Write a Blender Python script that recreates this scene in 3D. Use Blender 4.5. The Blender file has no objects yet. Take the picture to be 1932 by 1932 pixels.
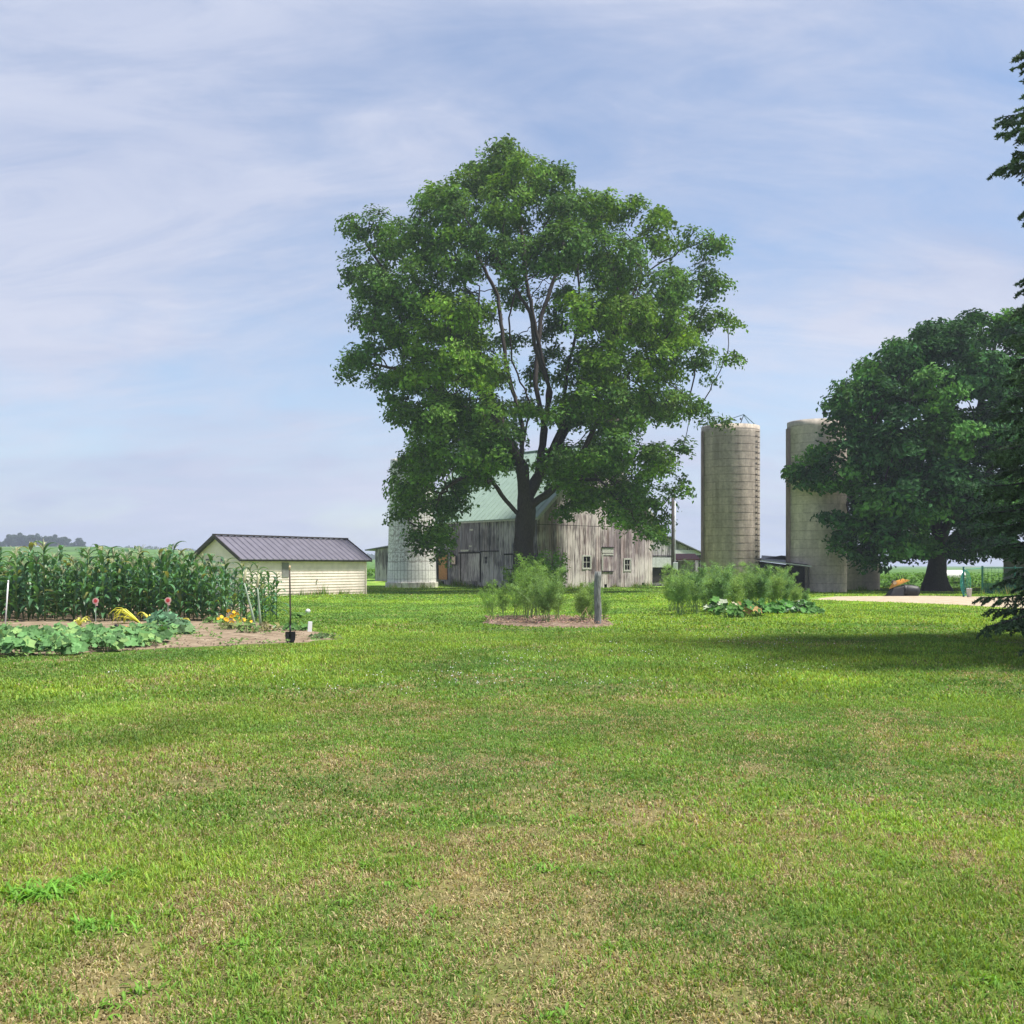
import bpy, math, random
import numpy as np
from math import sin, cos, pi, radians, sqrt, atan2, hypot
random.seed(7)
RS = np.random.RandomState(11)
SC = bpy.context.scene
COL = SC.collection

# ------------------------------------------------------------------ camera
EYE = 1.6; F = 1932.0; HV = 1067.0      # eye height, focal length and horizon row for a picture 1932 wide
cam = bpy.data.cameras.new('camera'); camo = bpy.data.objects.new('camera', cam); COL.objects.link(camo)
camo.location = (0, 0, EYE); camo.rotation_euler = (radians(90), 0, 0)
cam.sensor_width = 36; cam.lens = 36; cam.shift_y = (HV - 966) / 1932
cam.clip_start = .05; cam.clip_end = 8000
SC.camera = camo

# ------------------------------------------------------------------ sky, sun, exposure
SUN_EL = radians(65); SUN_AZ = radians(99)
W = bpy.data.worlds.new('World'); SC.world = W; W.use_nodes = True
nt = W.node_tree; nt.nodes.clear(); N = nt.nodes.new; L = nt.links.new
out = N('ShaderNodeOutputWorld'); bg = N('ShaderNodeBackground'); sky = N('ShaderNodeTexSky')
sky.sky_type = 'NISHITA'; sky.sun_disc = False; sky.sun_elevation = SUN_EL; sky.sun_rotation = SUN_AZ
sky.air_density = 1.0; sky.dust_density = .7; sky.ozone_density = 2.2
L(sky.outputs[0], bg.inputs[0]); bg.inputs[1].default_value = 0.080
tc = N('ShaderNodeTexCoord'); sep = N('ShaderNodeSeparateXYZ'); L(tc.outputs['Generated'], sep.inputs[0])
def wmath(op, a, b=None, clamp=False):
    m = N('ShaderNodeMath'); m.operation = op; m.use_clamp = clamp
    for i, q in enumerate((a, b)):
        if q is None: continue
        if isinstance(q, (int, float)): m.inputs[i].default_value = q
        else: L(q, m.inputs[i])
    return m.outputs[0]
zz = wmath('ADD', wmath('MAXIMUM', sep.outputs[2], 0.0), 0.38)
px = wmath('DIVIDE', sep.outputs[0], zz); py = wmath('DIVIDE', sep.outputs[1], zz)
cmb = N('ShaderNodeCombineXYZ'); L(px, cmb.inputs[0]); L(py, cmb.inputs[1])
mp = N('ShaderNodeMapping'); mp.inputs['Rotation'].default_value = (0, 0, radians(-38)); mp.inputs['Scale'].default_value = (.8, 1.5, 1)
mp.inputs['Location'].default_value = (3.3, 1.35, 0)
L(cmb.outputs[0], mp.inputs[0])
n1 = N('ShaderNodeTexNoise'); n1.inputs['Scale'].default_value = 1.15; n1.inputs['Detail'].default_value = 7; n1.inputs['Roughness'].default_value = .52; n1.inputs['Distortion'].default_value = .35
L(mp.outputs[0], n1.inputs[0])
n2 = N('ShaderNodeTexNoise'); n2.inputs['Scale'].default_value = 6.5; n2.inputs['Detail'].default_value = 9; n2.inputs['Distortion'].default_value = .5; n2.inputs['Roughness'].default_value = .6
L(mp.outputs[0], n2.inputs[0])
r1 = N('ShaderNodeMapRange'); r1.interpolation_type = 'SMOOTHSTEP'; r1.inputs[1].default_value = .36; r1.inputs[2].default_value = .64; L(n1.outputs[0], r1.inputs[0])
m1 = wmath('MULTIPLY', r1.outputs[0], .66)
m2 = wmath('MULTIPLY', wmath('SUBTRACT', n2.outputs[0], .5), .95)
mask = wmath('ADD', wmath('ADD', m1, m2), .46, True)
bgc = N('ShaderNodeBackground'); bgc.inputs[1].default_value = 0.50
mp3 = N('ShaderNodeMapping'); mp3.inputs['Rotation'].default_value = (0, 0, radians(35)); mp3.inputs['Scale'].default_value = (1.0, 3.2, 1); L(cmb.outputs[0], mp3.inputs[0])
n3 = N('ShaderNodeTexNoise'); n3.inputs['Scale'].default_value = 2.6; n3.inputs['Detail'].default_value = 10; n3.inputs['Roughness'].default_value = .62; n3.inputs['Distortion'].default_value = 1.1; L(mp3.outputs[0], n3.inputs[0])
n4 = N('ShaderNodeTexNoise'); n4.inputs['Scale'].default_value = .9; n4.inputs['Detail'].default_value = 3; L(mp.outputs[0], n4.inputs[0])
mask = wmath('ADD', mask, wmath('MULTIPLY', wmath('SUBTRACT', n3.outputs[0], .5), .75), True)
cr = N('ShaderNodeValToRGB'); cr.color_ramp.elements[0].position = .35; cr.color_ramp.elements[0].color = (.46, .53, .72, 1); cr.color_ramp.elements[1].position = .62; cr.color_ramp.elements[1].color = (.645, .685, .82, 1)
L(wmath('ADD', wmath('MULTIPLY', n4.outputs[0], .6), wmath('MULTIPLY', n3.outputs[0], .4)), cr.inputs[0]); L(cr.outputs[0], bgc.inputs[0])
mix = N('ShaderNodeMixShader'); L(mask, mix.inputs[0]); L(bg.outputs[0], mix.inputs[1]); L(bgc.outputs[0], mix.inputs[2])
L(mix.outputs[0], out.inputs[0])
sl = bpy.data.lights.new('sun', 'SUN'); so = bpy.data.objects.new('sun', sl); COL.objects.link(so)
sl.energy = 3.6; sl.angle = radians(7); sl.color = (1, .95, .86)
so.rotation_euler = (pi/2 - SUN_EL, 0, pi - SUN_AZ); so.location = (40, -10, 80)
SC.view_settings.view_transform = 'Standard'; SC.view_settings.look = 'None'
SC.view_settings.exposure = 1.12; SC.view_settings.gamma = 1
SC.render.engine = 'CYCLES'
SC.cycles.max_bounces = 8; SC.cycles.diffuse_bounces = 4; SC.cycles.transmission_bounces = 4; SC.cycles.volume_bounces = 0
SC.cycles.transparent_max_bounces = 6

# ------------------------------------------------------------------ helpers
def PX(u, Y): return (u - 966) * Y / F
def PZ(v, Y): return EYE - (v - HV) * Y / F
def sm(t): t = np.clip(t, 0, 1); return t * t * (3 - 2 * t)
_perm = RS.rand(257, 257)
def vnoise(x, y):
    x = np.asarray(x, float); y = np.asarray(y, float)
    xi = np.floor(x).astype(int); yi = np.floor(y).astype(int); fx = x - xi; fy = y - yi
    fx = fx*fx*(3-2*fx); fy = fy*fy*(3-2*fy); a = xi % 256; b = yi % 256; c = (xi+1) % 256; d = (yi+1) % 256
    return (_perm[a, b]*(1-fx)+_perm[c, b]*fx)*(1-fy) + (_perm[a, d]*(1-fx)+_perm[c, d]*fx)*fy
def fbm(x, y, o=4):
    s = 0; a = .5; t = 0
    for k in range(o):
        s = s + a*vnoise(x*2**k + 17.3*k, y*2**k + 9.1*k); t += a; a *= .5
    return s/t
def hgt(x, y):
    x = np.asarray(x, float); y = np.asarray(y, float)
    z = -0.2*sm((y-48)/20) + .42*sm((y-80)/14)*sm((3-x)/8) + .03*(fbm(x*.25, y*.25, 2)-.5)*sm((y-3)/6)
    ang = x/np.maximum(y, 1)
    amp = np.interp(ang, [-1, -.4, -.138, 0, .1], [10, 9.6, 3.6, .8, -.6])
    return z + (amp - z)*sm((y-130)/370)
def hz(x, y): return float(hgt(x, y))

def npmesh(name, verts, faces, cols=None, smooth=False, mat=None, parent=None, uvs=None):
    """faces: (n,k) int array or list of such arrays; cols per vertex"""
    if not isinstance(faces, list): faces = [faces]
    me = bpy.data.meshes.new(name); verts = np.asarray(verts, np.float32)
    me.vertices.add(len(verts)); me.vertices.foreach_set('co', verts.ravel())
    li = np.concatenate([f.ravel() for f in faces]).astype(np.int32)
    tot = np.concatenate([np.full(len(f), f.shape[1]) for f in faces]).astype(np.int32)
    st = np.concatenate([[0], np.cumsum(tot)[:-1]]).astype(np.int32)
    me.loops.add(len(li)); me.loops.foreach_set('vertex_index', li)
    me.polygons.add(len(tot)); me.polygons.foreach_set('loop_start', st)
    me.polygons.foreach_set('use_smooth', np.full(len(tot), smooth))
    me.update(calc_edges=True)
    if cols is not None:
        a = me.color_attributes.new('col', 'FLOAT_COLOR', 'POINT')
        c = np.ones((len(verts), 4), np.float32); c[:, :3] = cols; a.data.foreach_set('color', c.ravel())
    if uvs is not None:
        uv = me.uv_layers.new(name='uv'); uv.data.foreach_set('uv', np.asarray(uvs, np.float32)[li].ravel())
    me.validate(clean_customdata=False)
    o = bpy.data.objects.new(name, me); COL.objects.link(o)
    if mat: me.materials.append(mat)
    if parent: o.parent = parent
    return o

class MB:
    def __init__(s): s.v = []; s.f = []; s.c = []; s.col = (1, 1, 1)
    def vert(s, p): s.v.append(tuple(p)); s.c.append(s.col); return len(s.v)-1
    def poly(s, pts): s.f.append([s.vert(p) for p in pts])
    def hexa(s, b, t):
        """b, t : 4 bottom and 4 top points in order"""
        i = [s.vert(p) for p in list(b)+list(t)]
        for q in ((3,2,1,0),(4,5,6,7),(0,1,5,4),(1,2,6,5),(2,3,7,6),(3,0,4,7)): s.f.append([i[k] for k in q])
    def box(s, c, d, rz=0):
        x, y, z = c; a, b, h = d[0]/2, d[1]/2, d[2]/2; cs, sn = cos(rz), sin(rz)
        q = [(x+cs*p-sn*r, y+sn*p+cs*r) for p, r in ((-a,-b),(a,-b),(a,b),(-a,b))]
        s.hexa([(m, n, z-h) for m, n in q], [(m, n, z+h) for m, n in q])
    def bar(s, p, q, w, h=None):
        """square bar from p to q"""
        h = h or w; p = np.array(p, float); q = np.array(q, float); d = q-p; d /= np.linalg.norm(d)+1e-9
        up = np.array((0,0,1.)) if abs(d[2]) < .95 else np.array((0,1.,0)); a = np.cross(d, up); a /= np.linalg.norm(a); b = np.cross(a, d)
        k = [(-1,-1),(1,-1),(1,1),(-1,1)]
        s.hexa([p+a*w/2*i+b*h/2*j for i, j in k], [q+a*w/2*i+b*h/2*j for i, j in k])
    def tube(s, pts, rad, n=8, cap=True):
        pts = [np.array(p, float) for p in pts]; rad = rad if hasattr(rad, '__len__') else [rad]*len(pts)
        base = None; a = None
        for i, p in enumerate(pts):
            d = pts[min(i+1, len(pts)-1)] - pts[max(i-1, 0)]; d /= np.linalg.norm(d)+1e-9
            if a is None: a = np.cross(d, (0,0,1.) if abs(d[2]) < .9 else (1.,0,0))
            else: a = a - d*a.dot(d)
            a /= np.linalg.norm(a)+1e-9; b = np.cross(d, a)
            ids = [s.vert(p+rad[i]*(a*cos(2*pi*k/n)+b*sin(2*pi*k/n))) for k in range(n)]
            if base: 
                for k in range(n): s.f.append([base[k], base[(k+1)%n], ids[(k+1)%n], ids[k]])
            elif cap: s.f.append(ids[::-1])
            base = ids
        if cap: s.f.append(base)
    def lathe(s, prof, c=(0,0,0), n=24):
        prev = None
        for r, z in prof:
            ids = [s.vert((c[0]+r*cos(2*pi*k/n), c[1]+r*sin(2*pi*k/n), c[2]+z)) for k in range(n)]
            if prev:
                for k in range(n): s.f.append([prev[k], prev[(k+1)%n], ids[(k+1)%n], ids[k]])
            prev = ids
    def build(s, name, mat, parent=None, smooth=False, bevel=0):
        me = bpy.data.meshes.new(name); me.from_pydata([tuple(map(float, p)) for p in s.v], [], s.f); me.update()
        a = me.color_attributes.new('col', 'FLOAT_COLOR', 'POINT')
        a.data.foreach_set('color', np.array([tuple(c)+(1,) for c in s.c], np.float32).ravel())
        if smooth: me.polygons.foreach_set('use_smooth', [True]*len(me.polygons))
        me.materials.append(mat); o = bpy.data.objects.new(name, me); COL.objects.link(o)
        if parent: o.parent = parent
        if bevel:
            m = o.modifiers.new('b', 'BEVEL'); m.width = bevel; m.segments = 2; m.limit_method = 'ANGLE'
        return o

def tag(o, label=None, cat=None, group=None, kind=None):
    if label: o['label'] = label
    if cat: o['category'] = cat
    if group: o['group'] = group
    if kind: o['kind'] = kind
    return o
def empty(name, loc, label=None, cat=None, group=None, rz=0):
    o = bpy.data.objects.new(name, None); COL.objects.link(o); o.location = loc; o.rotation_euler = (0, 0, rz)
    return tag(o, label, cat, group)
def wparent(o, root):
    """mesh built in world coordinates: keep it in place under root"""
    o.parent = root
    o.matrix_parent_inverse = root.matrix_basis.inverted(); return o
def copy_tree(o, parent=None):
    c = o.copy(); COL.objects.link(c)
    if parent: c.parent = parent
    for ch in list(o.children): copy_tree(ch, c)
    return c

# ------------------------------------------------------------------ materials
def mat(name):
    m = bpy.data.materials.new(name); m.use_nodes = True; t = m.node_tree; t.nodes.clear()
    return m, t, t.nodes.new, t.links.new
def add_noise(n, l, scale, detail=4, vec=None, rough=.55, dist=0):
    q = n('ShaderNodeTexNoise'); q.inputs['Scale'].default_value = scale; q.inputs['Detail'].default_value = detail
    q.inputs['Roughness'].default_value = rough; q.inputs['Distortion'].default_value = dist
    if vec: l(vec, q.inputs[0])
    return q
def cramp(n, l, fac, stops):
    r = n('ShaderNodeValToRGB'); e = r.color_ramp.elements
    while len(e) < len(stops): e.new(.5)
    for i, (p, c) in enumerate(stops): e[i].position = p; e[i].color = (*c, 1) if len(c) == 3 else c
    l(fac, r.inputs[0]); return r
def mixc(n, l, a, b, fac, mode='MIX'):
    m = n('ShaderNodeMix'); m.data_type = 'RGBA'; m.blend_type = mode
    for i, q in ((0, fac), (6, a), (7, b)):
        if isinstance(q, (int, float)): m.inputs[i].default_value = q
        elif isinstance(q, tuple): m.inputs[i].default_value = (*q, 1)
        else: l(q, m.inputs[i])
    return m.outputs[2]
def simple(name, col, rough=.6, metal=0, nscale=6, namt=.35, bump=.15, spec=.4, use_col=False, vec_scale=None):
    """painted / plain surface with uneven tone and a little relief; use_col multiplies the mesh's own colours"""
    m, t, n, l = mat(name); o = n('ShaderNodeOutputMaterial'); b = n('ShaderNodeBsdfPrincipled'); tc = n('ShaderNodeTexCoord')
    v = tc.outputs['Object']
    if vec_scale:
        mp = n('ShaderNodeMapping'); mp.inputs['Scale'].default_value = vec_scale; l(v, mp.inputs[0]); v = mp.outputs[0]
    q = add_noise(n, l, nscale, 6, v)
    r = cramp(n, l, q.outputs[0], [(.3, tuple(c*(1-namt) for c in col)), (.7, tuple(min(1, c*(1+namt*.6)) for c in col))])
    c = r.outputs[0]
    if use_col:
        a = n('ShaderNodeAttribute'); a.attribute_name = 'col'; c = mixc(n, l, c, a.outputs[0], 1.0, 'MULTIPLY')
    l(c, b.inputs['Base Color']); b.inputs['Roughness'].default_value = rough; b.inputs['Metallic'].default_value = metal
    b.inputs['Specular IOR Level'].default_value = spec
    if bump:
        bp = n('ShaderNodeBump'); bp.inputs['Strength'].default_value = bump; bp.inputs['Distance'].default_value = .02; l(q.outputs[0], bp.inputs['Height']); l(bp.outputs[0], b.inputs['Normal'])
    l(b.outputs[0], o.inputs[0]); return m
def leafmat(name, trans=.35, rough=.5, gloss=.3, tint=(1.25, 1.15, .45)):
    m, t, n, l = mat(name); o = n('ShaderNodeOutputMaterial'); b = n('ShaderNodeBsdfPrincipled'); a = n('ShaderNodeAttribute'); a.attribute_name = 'col'
    l(a.outputs[0], b.inputs['Base Color']); b.inputs['Roughness'].default_value = rough; b.inputs['Specular IOR Level'].default_value = gloss
    tr = n('ShaderNodeBsdfTranslucent'); l(mixc(n, l, a.outputs[0], tint, 1.0, 'MULTIPLY'), tr.inputs[0])
    mx = n('ShaderNodeMixShader'); mx.inputs[0].default_value = trans; l(b.outputs[0], mx.inputs[1]); l(tr.outputs[0], mx.inputs[2]); l(mx.outputs[0], o.inputs[0])
    return m
M_leaf = leafmat('leaf', .36, .6, .15); M_maple = leafmat('maple_leaf', .25, .65, .1, (1.1, 1.15, .5)); M_needle = leafmat('needle', .08, .55, .3)
M_corn = leafmat('corn_leaf', .3, .4, .5); M_grass = leafmat('grass_blade', .35, .55, .25); M_squash = leafmat('squash_leaf', .22, .6, .2, (1.1, 1.1, .5)); M_fern = leafmat('fern', .4, .6, .1)
M_bark = simple('bark', (.055, .045, .038), .9, nscale=9, namt=.6, bump=.9, vec_scale=(3, 3, .6))
M_barkd = simple('maple_bark', (.05, .045, .04), .9, nscale=9, namt=.5, bump=.8, vec_scale=(3, 3, .6))

def bark_r(): pass

# weathered boards : own colour per board times streaks running along z
def boardmat(name, light, dark, paint, pamt):
    m, t, n, l = mat(name); o = n('ShaderNodeOutputMaterial'); b = n('ShaderNodeBsdfPrincipled'); tc = n('ShaderNodeTexCoord')
    mp = n('ShaderNodeMapping'); mp.inputs['Scale'].default_value = (9, 9, .55); l(tc.outputs['Object'], mp.inputs[0])
    q = add_noise(n, l, 1.6, 7, mp.outputs[0], .62)
    r = cramp(n, l, q.outputs[0], [(.3, dark), (.52, tuple((a+c)/2 for a, c in zip(dark, light))), (.72, light)])
    mp2 = n('ShaderNodeMapping'); mp2.inputs['Scale'].default_value = (14, 14, .9); mp2.inputs['Location'].default_value = (5, 3, 1); l(tc.outputs['Object'], mp2.inputs[0])
    q2 = add_noise(n, l, 1.0, 6, mp2.outputs[0], .65)
    q3 = add_noise(n, l, .35, 3, tc.outputs['Object'])
    mm = n('ShaderNodeMath'); mm.operation = 'MULTIPLY'; l(q2.outputs[0], mm.inputs[0]); l(q3.outputs[0], mm.inputs[1])
    r2 = cramp(n, l, mm.outputs[0], [(.27-pamt*.06, (0, 0, 0)), (.36-pamt*.06, (1, 1, 1))])
    a = n('ShaderNodeAttribute'); a.attribute_name = 'col'
    c = mixc(n, l, r.outputs[0], a.outputs[0], 1.0, 'MULTIPLY')
    f = n('ShaderNodeMath'); f.operation = 'MULTIPLY'; l(r2.outputs[0], f.inputs[0]); f.inputs[1].default_value = .75
    c = mixc(n, l, c, paint, f.outputs[0])
    l(c, b.inputs['Base Color']); b.inputs['Roughness'].default_value = .85; b.inputs['Specular IOR Level'].default_value = .2
    bp = n('ShaderNodeBump'); bp.inputs['Strength'].default_value = .6; bp.inputs['Distance'].default_value = .02; l(q.outputs[0], bp.inputs['Height']); l(bp.outputs[0], b.inputs['Normal'])
    l(b.outputs[0], o.inputs[0]); return m
M_board = boardmat('barn_board', (.34, .315, .355), (.05, .045, .06), (.60, .57, .60), .7)  # grey boards; the side wall's bluish shade is mixed into this tone
M_boardg = boardmat('barn_gable_board', (.47, .37, .385), (.08, .055, .06), (.76, .69, .68), 1.15)  # lighter, pinker copy of the boards with the gable's sunlight in its colour

def stavemat(name, base, dark, bw, bh, mort, mortc, stain=.5, peel=None):
    """concrete staves or tiles laid out in metres on the unrolled wall (uv)"""
    m, t, n, l = mat(name); o = n('ShaderNodeOutputMaterial'); b = n('ShaderNodeBsdfPrincipled'); uv = n('ShaderNodeUVMap'); uv.uv_map = 'uv'; tc = n('ShaderNodeTexCoord')
    br = n('ShaderNodeTexBrick'); br.inputs['Brick Width'].default_value = bw; br.inputs['Row Height'].default_value = bh; br.inputs['Mortar Size'].default_value = mort
    br.inputs['Scale'].default_value = 1; br.offset = .0; br.inputs['Mortar Smooth'].default_value = .4; br.inputs['Bias'].default_value = .0
    br.inputs['Color1'].default_value = (*base, 1); br.inputs['Color2'].default_value = (*[c*.84 for c in base], 1); br.inputs['Mortar'].default_value = (*mortc, 1)
    nz = add_noise(n, l, .9, 2, uv.outputs[0]); vv = n('ShaderNodeVectorMath'); vv.operation = 'MULTIPLY_ADD'; l(nz.outputs['Color'], vv.inputs[0]); vv.inputs[1].default_value = (.03, .05, 0); l(uv.outputs[0], vv.inputs[2]); l(vv.outputs[0], br.inputs[0])
    mp = n('ShaderNodeMapping'); mp.inputs['Scale'].default_value = (1.2, .18, 1); l(uv.outputs[0], mp.inputs[0])
    q = add_noise(n, l, 1.4, 8, mp.outputs[0], .6); q2 = add_noise(n, l, 5, 6, uv.outputs[0], .65)
    r = cramp(n, l, q.outputs[0], [(.35, tuple(1-stain*.75 for _ in range(3))), (.62, (1, 1, 1))])
    c = mixc(n, l, br.outputs[0], r.outputs[0], 1.0, 'MULTIPLY')
    r2 = cramp(n, l, q2.outputs[0], [(.3, (.72, .72, .72)), (.6, (1, 1, 1))]); c = mixc(n, l, c, r2.outputs[0], 1.0, 'MULTIPLY')
    if peel:
        q3 = add_noise(n, l, 4.2, 8, uv.outputs[0], .7, .4); sp = n('ShaderNodeSeparateXYZ'); l(uv.outputs[0], sp.inputs[0])
        mr = n('ShaderNodeMapRange'); mr.inputs[1].default_value = 1.9; mr.inputs[2].default_value = 2.0; mr.inputs[3].default_value = -.14; mr.inputs[4].default_value = .03; l(sp.outputs[1], mr.inputs[0])
        ad = n('ShaderNodeMath'); l(q3.outputs[0], ad.inputs[0]); l(mr.outputs[0], ad.inputs[1])
        r3 = cramp(n, l, ad.outputs[0], [(.54, (0, 0, 0)), (.58, (1, 1, 1))]); c = mixc(n, l, c, peel, r3.outputs[0])
    l(c, b.inputs['Base Color']); b.inputs['Roughness'].default_value = .9; b.inputs['Specular IOR Level'].default_value = .15
    bp = n('ShaderNodeBump'); bp.inputs['Strength'].default_value = .4; bp.inputs['Distance'].default_value = .02; l(br.outputs['Fac'], bp.inputs['Height']); bp.invert = True
    bp2 = n('ShaderNodeBump'); bp2.inputs['Strength'].default_value = .3; bp2.inputs['Distance'].default_value = .02; l(q2.outputs[0], bp2.inputs['Height']); l(bp.outputs[0], bp2.inputs['Normal']); l(bp2.outputs[0], b.inputs['Normal'])
    l(b.outputs[0], o.inputs[0]); return m
M_conc = stavemat('concrete_staves', (.66, .575, .485), (.2, .18, .15), .26, .59, .006, (.52, .45, .37), .5)
M_conc2 = stavemat('concrete_staves_pale', (.66, .59, .52), (.2, .18, .15), .26, .59, .005, (.55, .48, .42), .35)
M_tile = stavemat('painted_silo_tile', (.86, .86, .83), (.4, .4, .4), .30, .70, .016, (.14, .13, .12), .15, peel=(.36, .34, .31))
M_steel = simple('rusty_steel', (.16, .12, .10), .7, .3, 8, .5)
M_chute = simple('rusty_chute', (.30, .23, .21), .75, .2, 3, .4, vec_scale=(1, 1, .3))
M_roofg = simple('green_metal_roof', (.27, .37, .31), .55, .0, 1.5, .12, .05, spec=.4)
M_trim = simple('old_white_trim', (.50, .49, .46), .8, nscale=12, namt=.4)
M_dark = simple('dark_opening', (.02, .018, .017), .9)
M_glass = simple('old_glass', (.05, .06, .07), .15, spec=.8, bump=0)
M_glassp = simple('dusty_glass', (.16, .22, .19), .25, spec=.8, bump=0)
M_orange = simple('orange_door_paint', (.50, .22, .075), .6, nscale=5, namt=.25)
M_pink = simple('pale_pink_panel', (.66, .50, .46), .7, nscale=5, namt=.15)
M_siding = simple('cream_siding', (.74, .64, .58), .6, nscale=3, namt=.1, bump=.02, spec=.3)
def dirt_base(m, z0, z1):
    t = m.node_tree; n = t.nodes.new; l = t.links.new; b = [q for q in t.nodes if q.type == 'BSDF_PRINCIPLED'][0]; src = b.inputs['Base Color'].links[0].from_socket
    tc = n('ShaderNodeTexCoord'); sp = n('ShaderNodeSeparateXYZ'); l(tc.outputs['Object'], sp.inputs[0]); nz = add_noise(n, l, 2.5, 6, tc.outputs['Object'], .7)
    mr = n('ShaderNodeMapRange'); mr.inputs[1].default_value = z0; mr.inputs[2].default_value = z1; mr.inputs[3].default_value = .75; mr.inputs[4].default_value = .0; l(sp.outputs[2], mr.inputs[0])
    mm = n('ShaderNodeMath'); mm.operation = 'MULTIPLY'; l(mr.outputs[0], mm.inputs[0]); l(nz.outputs[0], mm.inputs[1])
    nz2 = add_noise(n, l, .6, 5, tc.outputs['Object'], .6); r = cramp(n, l, nz2.outputs[0], [(.5, (0, 0, 0)), (.75, (.35, .35, .35))]); ad = n('ShaderNodeMath'); ad.use_clamp = True; l(mm.outputs[0], ad.inputs[0]); l(r.outputs[0], ad.inputs[1])
    l(mixc(n, l, src, (.26, .22, .16), ad.outputs[0]), b.inputs['Base Color'])
dirt_base(M_siding, -.1, .55)
M_roofp = simple('mauve_metal_roof', (.175, .165, .205), .4, .25, 2.5, .15, .02, spec=.5)
M_roofd = simple('dark_brown_trim', (.045, .035, .035), .5, nscale=4, namt=.2)
M_teal = simple('teal_paint', (.012, .12, .10), .45, nscale=6, namt=.2)
M_tealm = simple('green_screen', (.015, .10, .08), .8, nscale=20, namt=.3)
M_hose = simple('teal_hose', (.015, .30, .25), .35, nscale=6, namt=.15, spec=.5)
M_black = simple('black_plastic', (.012, .012, .014), .55, nscale=5, namt=.3, spec=.5)
M_yel = simple('yellow_wood', (.62, .33, .07), .7, nscale=9, namt=.3)
M_wood = simple('cut_wood', (.62, .45, .27), .75, nscale=10, namt=.25)
M_white = simple('white_paint', (.75, .76, .77), .4, nscale=4, namt=.08, bump=.02)
M_tank = simple('tank_paint', (.80, .81, .82), .4, nscale=3, namt=.1, bump=.02)
M_grey = simple('grey_wall', (.20, .195, .19), .8, nscale=3, namt=.25)
M_red = simple('rusty_red_roof', (.20, .045, .04), .65, nscale=7, namt=.5)
M_darkroof = simple('black_tin_roof', (.028, .027, .032), .5, .2, 4, .4)
M_lroof = simple('grey_tin_roof', (.16, .17, .19), .5, .3, 3, .3)
M_post = simple('weathered_post', (.23, .24, .235), .9, nscale=9, namt=.7, bump=1, vec_scale=(5, 5, .6))
M_handle = simple('spade_handle', (.075, .055, .045), .7, nscale=20, namt=.4, vec_scale=(2, 2, .4))
M_iron = simple('black_iron', (.018, .018, .022), .5, .3, 12, .4)
M_redp = simple('red_marker', (.62, .06, .07), .5, nscale=8, namt=.12)
M_pinkp = simple('pale_marker', (.80, .50, .48), .5, nscale=8, namt=.08)
M_orp = simple('orange_plastic', (.75, .24, .03), .5, nscale=8, namt=.15)
M_pole = simple('old_pole_wood', (.07, .06, .055), .9, nscale=6, namt=.5, vec_scale=(4, 4, .4))
M_galv = simple('galvanised_pipe', (.55, .56, .57), .45, .3, 5, .2)
M_bark3 = simple('bark_mulch', (.27, .205, .155), .9, nscale=14, namt=.5, use_col=True)

# ------------------------------------------------------------------ ground
def dryness(x, y):
    """0 lush, 1 straw : dry turf near the camera, patchy further on"""
    b = np.interp(y, [2, 6, 8.5, 10.5, 13, 18, 30, 60], [.56, .54, .50, .43, .29, .17, .11, .08])
    s = fbm(x*.6+3, y*.5+5, 3)-.5
    b = b + s*.60 + (fbm(x*2.1, y*1.7+40, 3)-.5)*.70 + (fbm(x*7, y*7+40, 2)-.5)*.75
    b = b + .26*np.exp(-((x-6.6)/2.4)**2-((y-21)/1.1)**2) + .14*np.exp(-((x+.3)/2.2)**2-((y-10.8)/.7)**2) + .12*np.exp(-((x+3)/1.0)**2-((y-8.2)/.6)**2)
    b = b - .20*np.exp(-((x+3.6)/1.6)**2-((y-10)/1.4)**2)
    return np.clip(b, 0, 1)
def lushtone(x, y):  # dark clover-like patches against yellow-green, mowing arcs
    r = np.hypot(x-1.5, (y+6))
    s = fbm(x*.3+30, y*.22+11, 4)
    return np.clip(.5 + (s-.5)*1.7 + .16*np.sin(r*2.1+3*s) + (fbm(x*1.7, y*1.7, 3)-.5)*.6, 0, 1)
GREEN = np.array((.250, .392, .056)); DGREEN = np.array((.125, .250, .048)); STRAW = np.array((.54, .46, .25)); BROWN = np.array((.22, .165, .085))
def turfcol(x, y, j=0):
    d = dryness(x, y)[:, None]; t = lushtone(x, y)[:, None]
    g = DGREEN*(1-t)+GREEN*t
    s = STRAW*.62+BROWN*.38
    k = sm((d-.15)/.8)
    return g*(1-k)+s*k
# sheet, finer near the viewer
ty = np.linspace(0, 1, 420); ys = -14 + 2414*(np.sinh(ty*6.2)/np.sinh(6.2))
tx = np.linspace(-1, 1, 360); xs = 2400*(np.sinh(tx*5.6)/np.sinh(5.6))
gx, gy = np.meshgrid(xs, ys); gx = gx.ravel(); gy = gy.ravel(); gz = hgt(gx, gy)
nx, ny = len(xs), len(ys); ii = np.arange(nx*ny).reshape(ny, nx)
gf = np.stack([ii[:-1, :-1], ii[:-1, 1:], ii[1:, 1:], ii[1:, :-1]], -1).reshape(-1, 4)
tcv = turfcol(gx, gy)
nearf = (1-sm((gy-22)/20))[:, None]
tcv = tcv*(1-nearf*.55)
mg, t, n, l = mat('lawn_turf'); o = n('ShaderNodeOutputMaterial'); b = n('ShaderNodeBsdfPrincipled'); tcn = n('ShaderNodeTexCoord'); a = n('ShaderNodeAttribute'); a.attribute_name = 'col'
mpn = n('ShaderNodeMapping'); mpn.inputs['Scale'].default_value = (1, 1, 1); l(tcn.outputs['Object'], mpn.inputs[0])
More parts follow.
